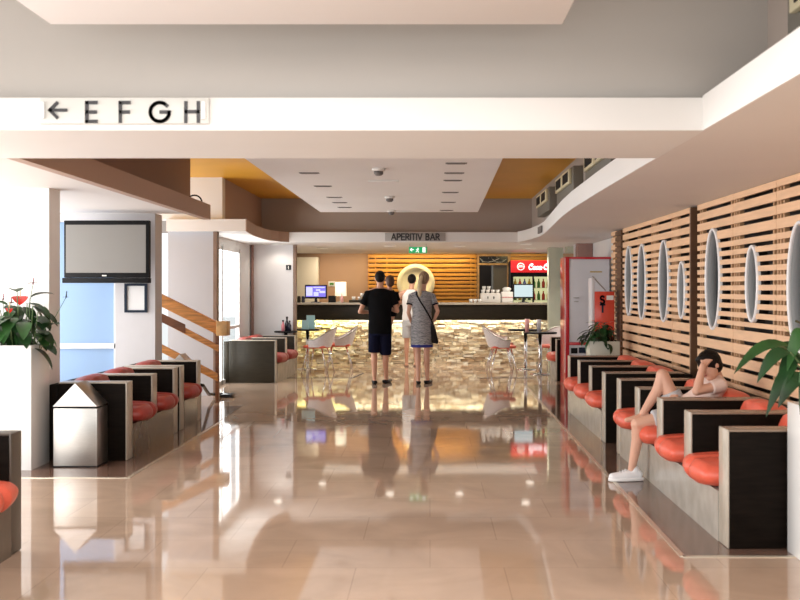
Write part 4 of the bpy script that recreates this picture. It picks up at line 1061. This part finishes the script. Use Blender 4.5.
# ------------------------------------------------------------------ people
def hand(b, wrist, d, up, sgn, curl=.5, sc=1.0):
    """palm and five fingers. d: pointing direction, up: back-of-hand normal, sgn: which side the thumb leaves"""
    w = Vector(wrist); d = Vector(d).normalized(); up = Vector(up); up = (up - d*up.dot(d)).normalized(); s = d.cross(up)*sgn
    pc = w + d*.045*sc
    for k in (-1.2, -.4, .4, 1.2): caps(b, w + d*.012*sc + s*k*.011*sc, w + d*.085*sc + s*k*.018*sc, .014*sc, .0125*sc, 8)
    for k, L in ((1.5, .070), (.5, .080), (-.5, .074), (-1.5, .056)):
        p0 = w + d*.085*sc + s*k*.0185*sc; a = 0; p = p0
        for j, f in enumerate((.45, .32, .23)):
            a += curl*(.55 if j == 0 else .75)
            q = p + (d*math.cos(a) - up*math.sin(a))*L*f*sc
            caps(b, p, q, (.0095-.001*j)*sc, (.0088-.001*j)*sc, 8); p = q
    p0 = w + d*.025*sc + s*.02*sc; p1 = p0 + (s*.8 + d*.6 - up*.2*curl).normalized()*.042*sc; p2 = p1 + (s*.25 + d*.9 - up*.5*curl).normalized()*.032*sc
    caps(b, p0, p1, .0125*sc, .0105*sc, 8); caps(b, p1, p2, .0105*sc, .0085*sc, 8)
def head(b, c, yaw=0., pitch=0., roll=0., sc=1.0):
    rot = Matrix.Rotation(yaw, 3, 'Z') @ Matrix.Rotation(pitch, 3, 'X') @ Matrix.Rotation(roll, 3, 'Y')   # faces +y before rotation
    T = lambda x, y, z: Vector(c) + rot @ (Vector((x, y, z))*sc)
    ell(b, T(0, -.008, .02), .077*sc, .096*sc, .095*sc, rot)
    ell(b, T(0, .02, -.035), .064*sc, .072*sc, .078*sc, rot)
    ell(b, T(0, .05, -.088), .030*sc, .032*sc, .024*sc, rot)
    caps(b, T(0, .085, .008), T(0, .108, -.028), .010*sc, .014*sc, 8)
    for s in (-1, 1):
        ell(b, T(.078*s, -.008, -.012), .010*sc, .020*sc, .030*sc, rot, 10, 8)
        ell(b, T(.030*s, .078, .020), .022*sc, .012*sc, .010*sc, rot, 10, 8)
    return T, rot
def face(T, rot, sc, parent, world):
    b = BM()
    for s in (-1, 1): ell(b, T(.030*s, .083, .004), .013*sc, .009*sc, .008*sc, rot, 10, 8)
    e = obj('eyes', b, M['eye'], parent, smooth=True, world=world)
    b = BM()
    for s in (-1, 1): ell(b, T(.030*s, .0905, .004), .006*sc, .004*sc, .006*sc, rot, 8, 6)
    obj('irises', b, M['iris'], e, smooth=True, world=world)
    b = BM(); ell(b, T(0, .088, -.058), .024*sc, .008*sc, .008*sc, rot, 12, 8); obj('lips', b, M['lip'], parent, smooth=True, world=world)
def hair_bm(T, rot, sc, back=.03, low=-.03):
    b = BM(); ell(b, T(0, -.014, .030), .083*sc, .100*sc, .096*sc, rot); ell(b, T(0, -.045, low), .073*sc, .062*sc, .07*sc, rot)
    return b
def foot(b, ankle, ang, sc=1.0):
    a = Vector(ankle); d = Vector((math.sin(ang), math.cos(ang), 0)); z = .0
    caps(b, (a.x-d.x*.045, a.y-d.y*.045, z+.036), (a.x+d.x*.12*sc, a.y+d.y*.12*sc, z+.030), .036*sc, .034*sc, 10)
    caps(b, (a.x+d.x*.10*sc, a.y+d.y*.10*sc, z+.028), (a.x+d.x*.165*sc, a.y+d.y*.165*sc, z+.022), .036*sc, .022*sc, 10)
    caps(b, (a.x, a.y, z+.04), ankle, .036*sc, .036*sc, 10)
def leg(b, hip, knee, ank, k=1.0):
    hip, knee, ank = Vector(hip), Vector(knee), Vector(ank)
    caps(b, hip, knee, .082*k, .054*k); 
    calf = knee.lerp(ank, .3) + Vector((0, -.012, 0))
    caps(b, knee, calf, .052*k, .055*k); caps(b, calf, ank, .055*k, .034*k)
def arm(b, sh, el, wr, k=1.0):
    caps(b, sh, el, .050*k, .038*k); m = Vector(el).lerp(Vector(wr), .3); caps(b, el, m, .038*k, .040*k); caps(b, m, wr, .040*k, .026*k)

def person(label, loc, spec):
    t = thing('person', label, 'person', loc)
    return t

# --- man in black, walking away, child held in front
t = thing('person', 'man in black T-shirt and navy shorts walking toward the bar, seen from behind', 'person', (-.80, 16.0, 0))
b = BM()
eloft(b, [(0, 0, .86, .14, .10), (0, 0, .95, .165, .115), (0, .0, 1.10, .150, .105), (0, 0, 1.28, .175, .12), (0, -.01, 1.42, .175, .105), (0, -.01, 1.50, .10, .07)])
for s in (-1, 1): caps(b, (.06*s, 0, 1.49), (.185*s, -.005, 1.445), .06, .058)
caps(b, (0, -.01, 1.46), (0, .005, 1.60), .062, .056)
T, rt = head(b, (0, .02, 1.685), 0, -.05)
arm(b, (-.195, 0, 1.44), (-.315, -.03, 1.155), (-.18, .20, 1.14)); hand(b, (-.18, .20, 1.14), (.75, .6, .02), (0, -.3, -.9), 1, .6)
arm(b, (.195, 0, 1.44), (.275, .02, 1.165), (.14, .235, 1.20)); hand(b, (.14, .235, 1.20), (-.8, .5, .05), (0, -.3, -.9), -1, .6)
leg(b, (-.09, 0, .90), (-.095, .02, .49), (-.085, -.05, .09)); foot(b, (-.085, -.05, .09), -.12)
leg(b, (.09, 0, .90), (.085, .03, .49), (.095, .06, .09)); foot(b, (.095, .06, .09), .30)
body = remesh('body', b, M['skin'], t, .008, 3); face(T, rt, 1, t, False)
b = hair_bm(T, rt, 1.0, low=.0); obj('hair', b, M['hairdark'], t, smooth=True)
b = BM()
eloft(b, [(0, 0, .80, .190, .135), (0, 0, .95, .19, .138), (0, .0, 1.10, .180, .13), (0, 0, 1.28, .198, .142), (0, -.01, 1.40, .205, .13), (0, -.01, 1.47, .17, .10), (0, -.01, 1.525, .078, .072)])
for s in (-1, 1):
    caps(b, (.08*s, -.005, 1.475), (.195*s, -.005, 1.435), .062, .066)
    e = Vector((.195*s, 0, 1.43)).lerp(Vector(((-.315 if s < 0 else .275), -.02, 1.16)), .62); cyl(b, (.18*s, 0, 1.445), e, .068, .066, 18)
remesh('shirt', b, M['tblack'], t, .012, 5)
b = BM()
eloft(b, [(0, 0, .78, .175, .128), (0, 0, .90, .172, .124)])
cyl(b, (-.088, 0, .86), (-.10, .005, .50), .100, .090, 20); cyl(b, (.088, 0, .86), (.092, .02, .46), .100, .088, 20)
remesh('shorts', b, M['navyc'], t, .012, 4)
for s, (ax, ay), an in ((-1, (-.085, -.05), -.12), (1, (.095, .06), .30)):
    b = BM(); d = Vector((math.sin(an), math.cos(an), 0)); a = Vector((ax, ay, 0))
    p, q = a - d*.05, a + d*.17
    caps(b, (p.x, p.y, .038), (q.x, q.y, .034), .046, .040, 12)
    for v in b.verts: v.co.z = max(.0, v.co.z) if v.co.z < .062 else .062
    obj('shoe', b, M['black'], t, smooth=True)
# --- child carried
t = thing('person', 'brown-haired child carried against the chest of the man in black, head over his shoulder', 'person', (-.655, 16.27, 1.05))
b = BM(); sc = .86
eloft(b, [(0, 0, .05, .09, .075), (0, 0, .20, .095, .08), (0, 0, .36, .105, .075), (0, 0, .44, .06, .05)])
caps(b, (0, 0, .42), (0, .0, .50), .042, .040)
T, rt = head(b, (0, .01, .585), .3, 0, 0, sc)
for s in (-1, 1):
    arm(b, (.105*s, 0, .38), (.15*s, .03, .22), (.10*s, -.02 if s < 0 else .08, .12), .62); hand(b, (.10*s, -.02 if s < 0 else .08, .12), (-s*.4, .3, -.4), (s, 0, 0), s, .6, .62)
    leg(b, (.05*s, .03, .06), (.05*s-.03, .12, -.06), (.04*s-.06, .08, -.22), .62)
    caps(b, (.04*s-.06, .08, -.24), (.04*s-.06, .16, -.26), .024, .02, 8)
remesh('body', b, M['skin'], t, .008, 3); face(T, rt, sc, t, False)
obj('hair', hair_bm(T, rt, sc), M['hairbrown'], t, smooth=True)
b = BM(); eloft(b, [(0, 0, .02, .115, .10), (0, 0, .20, .112, .096), (0, 0, .38, .12, .088), (0, 0, .455, .065, .055)])
for s in (-1, 1): cyl(b, (.09*s, 0, .40), (.135*s, .02, .27), .05, .046, 14)
remesh('shirt', b, M['tblack'], t, .010, 3)

# --- woman in patterned dress
t = thing('person', 'blonde ponytailed woman in a grey patterned dress walking toward the bar', 'person', (-.13, 16.0, 0))
b = BM()
eloft(b, [(0, 0, .86, .15, .11), (0, 0, .95, .16, .115), (0, 0, 1.10, .125, .095), (0, 0, 1.28, .145, .11), (0, -.01, 1.40, .145, .09), (0, -.01, 1.48, .08, .06)])
for s in (-1, 1): caps(b, (.05*s, 0, 1.45), (.155*s, -.005, 1.41), .05, .048)
caps(b, (0, -.01, 1.44), (.03, .005, 1.58), .050, .047)
T, rt = head(b, (.035, .02, 1.675), -.2, -.05, .05, .96)
arm(b, (-.165, 0, 1.405), (-.215, -.04, 1.14), (-.17, .10, .98), .86); hand(b, (-.17, .10, .98), (.3, .6, -.6), (-.9, 0, .1), -1, .6, .9)
arm(b, (.165, 0, 1.405), (.255, -.03, 1.16), (.19, .05, 1.00), .86); hand(b, (.19, .05, 1.00), (-.2, .5, -.7), (.9, 0, 0), 1, .9, .9)
leg(b, (-.08, 0, .88), (-.065, .02, .48), (-.055, -.04, .09), .92); foot(b, (-.055, -.04, .09), -.05, .92)
leg(b, (.08, 0, .88), (.075, .03, .48), (.085, .05, .09), .92); foot(b, (.085, .05, .09), .35, .92)
remesh('body', b, M['skin2'], t, .008, 3); face(T, rt, .96, t, False)
b = hair_bm(T, rt, 1.0, low=-.015); hr = obj('hair', b, M['darkblonde'], t, smooth=True)
b = BM(); P0 = T(-.02, -.10, .03)
for p, q, r0, r1 in ((P0, P0 + Vector((-.025, -.03, -.07)), .028, .038), (P0 + Vector((-.025, -.03, -.07)), P0 + Vector((-.035, -.025, -.22)), .038, .042), (P0 + Vector((-.035, -.025, -.22)), P0 + Vector((-.03, -.01, -.40)), .042, .018)): caps(b, p, q, r0, r1, 12)
remesh('ponytail', b, M['blonde'], t, .010, 3)
b = BM()
eloft(b, [(0, .0, .62, .178, .135), (0, 0, .80, .182, .14), (0, 0, .95, .178, .132), (0, 0, 1.12, .150, .115), (0, 0, 1.28, .165, .125), (0, -.01, 1.38, .172, .11), (0, -.01, 1.45, .13, .085), (0, -.01, 1.49, .08, .065)])
for s in (-1, 1):
    caps(b, (.07*s, -.005, 1.44), (.165*s, -.005, 1.40), .052, .056)
    cyl(b, (.155*s, 0, 1.41), Vector((.165*s, 0, 1.405)).lerp(Vector((-.215 if s < 0 else .255, -.035, 1.15)), .50), .056, .055, 16)
remesh('dress', b, M['dress'], t, .012, 4)
b = BM(); eloft(b, [(0, 0, .585, .176, .134), (0, 0, .635, .176, .134)]); obj('hem', b, M['bluehem'], t, smooth=False)['label'] = 'royal blue hem'
for s in (-1, 1):
    e0 = Vector((.165*s, 0, 1.405)).lerp(Vector((-.215 if s < 0 else .255, -.035, 1.15)), .48); e1 = Vector((.165*s, 0, 1.405)).lerp(Vector((-.215 if s < 0 else .255, -.035, 1.15)), .56)
    b = BM(); cyl(b, e0, e1, .058, .057, 18); obj('cuff', b, M['navyc'], t, smooth=False)
for s, (ax, ay), an in ((-1, (-.055, -.04), -.05), (1, (.085, .05), .35)):
    b = BM(); d = Vector((math.sin(an), math.cos(an), 0)); a = Vector((ax, ay, 0)); p, q = a - d*.045, a + d*.155
    caps(b, (p.x, p.y, .034), (q.x, q.y, .030), .041, .036, 12)
    for v in b.verts: v.co.z = max(0, v.co.z) if v.co.z < .052 else .052
    obj('shoe', b, M['black'], t, smooth=True)
# bag
t = thing('crossbody_bag', 'black crossbody bag hanging on the right hip of the woman in the dress', 'bag', (.09, 15.95, .66))
b = BM()
A = [(.02, .98), (.085, .93), (.145, .68), (.135, .64), (.03, .66)]
W0 = Vector((-.13, 16.0, 0)) + Vector((.12, 0, 0))
loft(b, [[Vector((W0.x+x, 15.90, z)) for x, z in A], [Vector((W0.x+x, 16.06, z)) for x, z in A]]); obj('pouch', b, M['blackm'], t, world=True, bevel=.015)
b = BM()
pts = [(-.075, -.055, 1.475), (-.085, -.105, 1.43), (-.03, -.155, 1.33), (.04, -.155, 1.22), (.10, -.15, 1.12), (.15, -.12, 1.03), (.175, -.06, .96)]
for (p, q) in zip(pts, pts[1:]):
    p, q = Vector(p) + Vector((-.13, 16, 0)), Vector(q) + Vector((-.13, 16, 0)); d = (q-p).normalized(); s = d.cross(Vector((0, -1, 0))).normalized()*.013; f = Vector((0, -.006, 0))
    p = p - d*.004; q = q + d*.004
    loft(b, [[p+s, p-s, p-s+f, p+s+f], [q+s, q-s, q-s+f, q+s+f]])
obj('strap', b, M['blackm'], t, world=True)

# --- person in white at the bar
t = thing('person', 'person in white sleeveless top and pale shorts standing at the bar', 'person', (-.375, 19.62, 0))
b = BM()
eloft(b, [(0, 0, .86, .14, .10), (0, 0, .95, .155, .11), (0, 0, 1.10, .135, .10), (0, 0, 1.28, .16, .115), (0, -.01, 1.41, .16, .10), (0, -.01, 1.49, .09, .065)])
for s in (-1, 1): caps(b, (.05*s, 0, 1.47), (.175*s, -.005, 1.43), .055, .053)
caps(b, (0, -.01, 1.45), (.02, .005, 1.60), .055, .05)
T, rt = head(b, (.02, .02, 1.69), -.1, -.05)
arm(b, (-.185, 0, 1.43), (-.285, .0, 1.19), (-.16, .21, 1.28), .9); hand(b, (-.16, .21, 1.285), (.5, .8, -.02), (0, 0, 1), 1, .3)
arm(b, (.185, 0, 1.43), (.27, .0, 1.19), (.16, .21, 1.28), .9); hand(b, (.16, .21, 1.285), (-.5, .8, -.02), (0, 0, 1), -1, .3)
leg(b, (-.085, 0, .88), (-.085, .02, .48), (-.085, 0, .09), .95); foot(b, (-.085, 0, .09), -.1)
leg(b, (.085, 0, .88), (.085, .02, .48), (.10, .0, .09), .95); foot(b, (.10, 0, .09), .2)
remesh('body', b, M['skin'], t, .008, 3); face(T, rt, 1, t, False)
obj('hair', hair_bm(T, rt, 1.0, low=.0), M['hairdark'], t, smooth=True)
b = BM()
eloft(b, [(0, 0, .90, .175, .125), (0, 0, .98, .172, .125), (0, 0, 1.10, .158, .118), (0, 0, 1.28, .175, .13), (0, -.01, 1.40, .168, .115), (0, -.01, 1.475, .11, .085), (0, -.01, 1.51, .075, .065)])
remesh('sleeveless_top', b, M['whitec'], t, .012, 4)
b = BM(); eloft(b, [(0, 0, .80, .165, .12), (0, 0, .93, .168, .122)])
cyl(b, (-.083, 0, .87), (-.092, .005, .56), .090, .085, 20); cyl(b, (.083, 0, .87), (.092, .005, .56), .090, .085, 20)
remesh('shorts', b, M['palegrey'], t, .012, 4)
for s, ax, an in ((-1, -.085, -.1), (1, .10, .2)):
    b = BM(); d = Vector((math.sin(an), math.cos(an), 0)); a = Vector((ax, 0, 0)); p, q = a - d*.05, a + d*.165
    caps(b, (p.x, p.y, .02), (q.x, q.y, .02), .042, .040, 12)
    for v in b.verts: v.co.z = 0 if v.co.z < .012 else min(v.co.z, .022)
    obj('sandal', b, M['brown'], t, smooth=True)

# --- boy on the bench (world coordinates)
t = thing('person', 'boy in pale T-shirt slumped on the right bench, hand over his face, one knee raised', 'person', (1.95, 7.88, 0))
LY, RYY = 7.76, 8.02
b = BM()
hipL, hipR = Vector((1.98, 7.80, .535)), Vector((1.98, 7.98, .535))
neck = Vector((2.27, 7.86, .80))
def tl(rs):   # torso rings along a leaning axis
    out = []
    for c, ax, rx, ry in rs:
        c = Vector(c); d, a, q = frame_of(ax); a = Vector((0, 1, 0)); q = Vector(ax).normalized().cross(a)
        out.append([c + a*ry*math.cos(2*PI*k/20) + q*rx*math.sin(2*PI*k/20) for k in range(20)])
    return out
ax1, ax2 = (.9, 0, .5), (.75, 0, .75)
TR = [((1.93, 7.89, .525), (1, 0, .1), .075, .125), ((2.00, 7.89, .55), (.95, 0, .3), .085, .14), ((2.10, 7.89, .61), ax1, .085, .13), ((2.19, 7.88, .69), ax2, .085, .145), ((2.255, 7.87, .765), ax2, .07, .145), ((2.29, 7.87, .81), ax2, .045, .08)]
loft(b, tl(TR))
shL, shR = Vector((2.245, 7.72, .765)), Vector((2.265, 8.02, .765))
caps(b, (2.26, 7.83, .78), shL, .05, .047); caps(b, (2.26, 7.91, .78), shR, .05, .047)
caps(b, (2.27, 7.86, .79), (2.235, 7.83, .86), .046, .044)
T, rt = head(b, (2.18, 7.80, .905), PI/2+.55, -.25, .35, .93)
# left leg down
kL, aL = Vector((1.615, 7.79, .455)), Vector((1.585, 7.85, .10))
caps(b, hipL, kL, .074, .052); cf = kL.lerp(aL, .32) + Vector((.015, 0, 0)); caps(b, kL, cf, .050, .050); caps(b, cf, aL, .050, .032)
# right leg raised
kR, aR = Vector((1.865, 8.02, .815)), Vector((1.705, 8.00, .515))
caps(b, hipR, kR, .074, .054); cf = kR.lerp(aR, .32) + Vector((.018, 0, -.01)); caps(b, kR, cf, .051, .051); caps(b, cf, aR, .051, .031)
caps(b, aR + Vector((.02, 0, -.02)), aR + Vector((-.09, -.01, -.048)), .031, .030, 10); caps(b, aR + Vector((-.08, -.01, -.047)), aR + Vector((-.135, -.015, -.053)), .031, .020, 10)
# left arm: elbow low in front, hand to the brow
elL, wrL = Vector((2.045, 7.665, .725)), Vector((2.105, 7.715, .915))
caps(b, shL, elL, .045, .037); caps(b, elL, elL.lerp(wrL, .3), .037, .038); caps(b, elL.lerp(wrL, .3), wrL, .038, .026)
hand(b, wrL, (.65, .35, .62), (-.45, -.75, .3), -1, .35, .88)
elR, wrR = Vector((2.13, 8.10, .60)), Vector((1.97, 7.97, .66))
caps(b, shR, elR, .044, .036); caps(b, elR, elR.lerp(wrR, .3), .036, .037); caps(b, elR.lerp(wrR, .3), wrR, .037, .025); hand(b, wrR, (-.5, -.8, .05), (0, .1, 1), 1, .7, .88)
caps(b, aL, (1.575, 7.85, .05), .032, .03)
remesh('body', b, M['skin2'], t, .0065, 3, world=True); face(T, rt, .93, t, True)
b = BM(); ell(b, T(0, -.020, .036), .092*.95, .106*.95, .102*.95, rt); ell(b, T(0, -.052, -.01), .076*.95, .066*.95, .07*.95, rt); ell(b, T(0, .045, .085), .058, .045, .03, rt)
remesh('hair', b, M['hairdark'], t, .008, 2, world=True)
b = BM(); TS = [(c, a, rx+.018, ry+.018) for c, a, rx, ry in TR[1:]]; loft(b, tl(TS))
caps(b, (2.26, 7.83, .78), shL, .058, .058); caps(b, (2.26, 7.91, .78), shR, .058, .058)
cyl(b, shL + (shL-elL)*.05, shL.lerp(elL, .42), .056, .056, 16); cyl(b, shR + (shR-elR)*.05, shR.lerp(elR, .5), .056, .056, 16)
remesh('t_shirt', b, M['pinkc'], t, .010, 4, world=True)
b = BM(); loft(b, tl([((1.90, 7.89, .53), (1, 0, .1), .088, .15), ((1.97, 7.89, .545), (1, 0, .1), .096, .158), ((2.06, 7.89, .585), (.95, 0, .3), .098, .152)]))
cyl(b, hipL, hipL.lerp(kL, .66), .092, .080, 18); cyl(b, hipR, hipR.lerp(kR, .52), .092, .084, 18)
remesh('shorts', b, M['palegrey'], t, .010, 3, world=True)
def trainer(a, ang, z0, sock=True):
    d = Vector((math.sin(ang), math.cos(ang), 0)); a = Vector((a.x, a.y, 0)); b = BM()
    P = lambda k: a + d*k
    caps(b, (*P(-.045).xy, z0+.045), (*P(.05).xy, z0+.045), .043, .042, 12); caps(b, (*P(.04).xy, z0+.04), (*P(.155).xy, z0+.030), .043, .034, 12); caps(b, (*P(-.02).xy, z0+.06), (*P(-.02).xy, z0+.085), .040, .038, 12)
    for v in b.verts: v.co.z = max(z0, v.co.z)
    o = remesh('shoe', b, M['shoe'], t, .008, 2, world=True)
    b = BM(); pts = [P(-.092)] ; s = Vector((-d.y, d.x, 0))
    pr = [P(-.09) + s*.025, P(-.06) + s*.043, P(.08) + s*.047, P(.16) + s*.036, P(.192) + s*.012, P(.192) - s*.012, P(.16) - s*.036, P(.08) - s*.047, P(-.06) - s*.043, P(-.09) - s*.025]
    prism(b, [(v.x, v.y) for v in pr], z0, z0+.024); obj('sole', b, M['ring'], o, world=True, bevel=.005)
    b = BM()
    for k in (.05, .072, .094): p, q = P(k) + s*.022, P(k) - s*.022; tube(b, [(p.x, p.y, z0+.085-(k-.05)*.32), (q.x, q.y, z0+.085-(k-.05)*.32)], .004, 6)
    obj('laces', b, M['palegrey'], o, world=True, smooth=True)
trainer(aL, -PI/2-.15, .006)
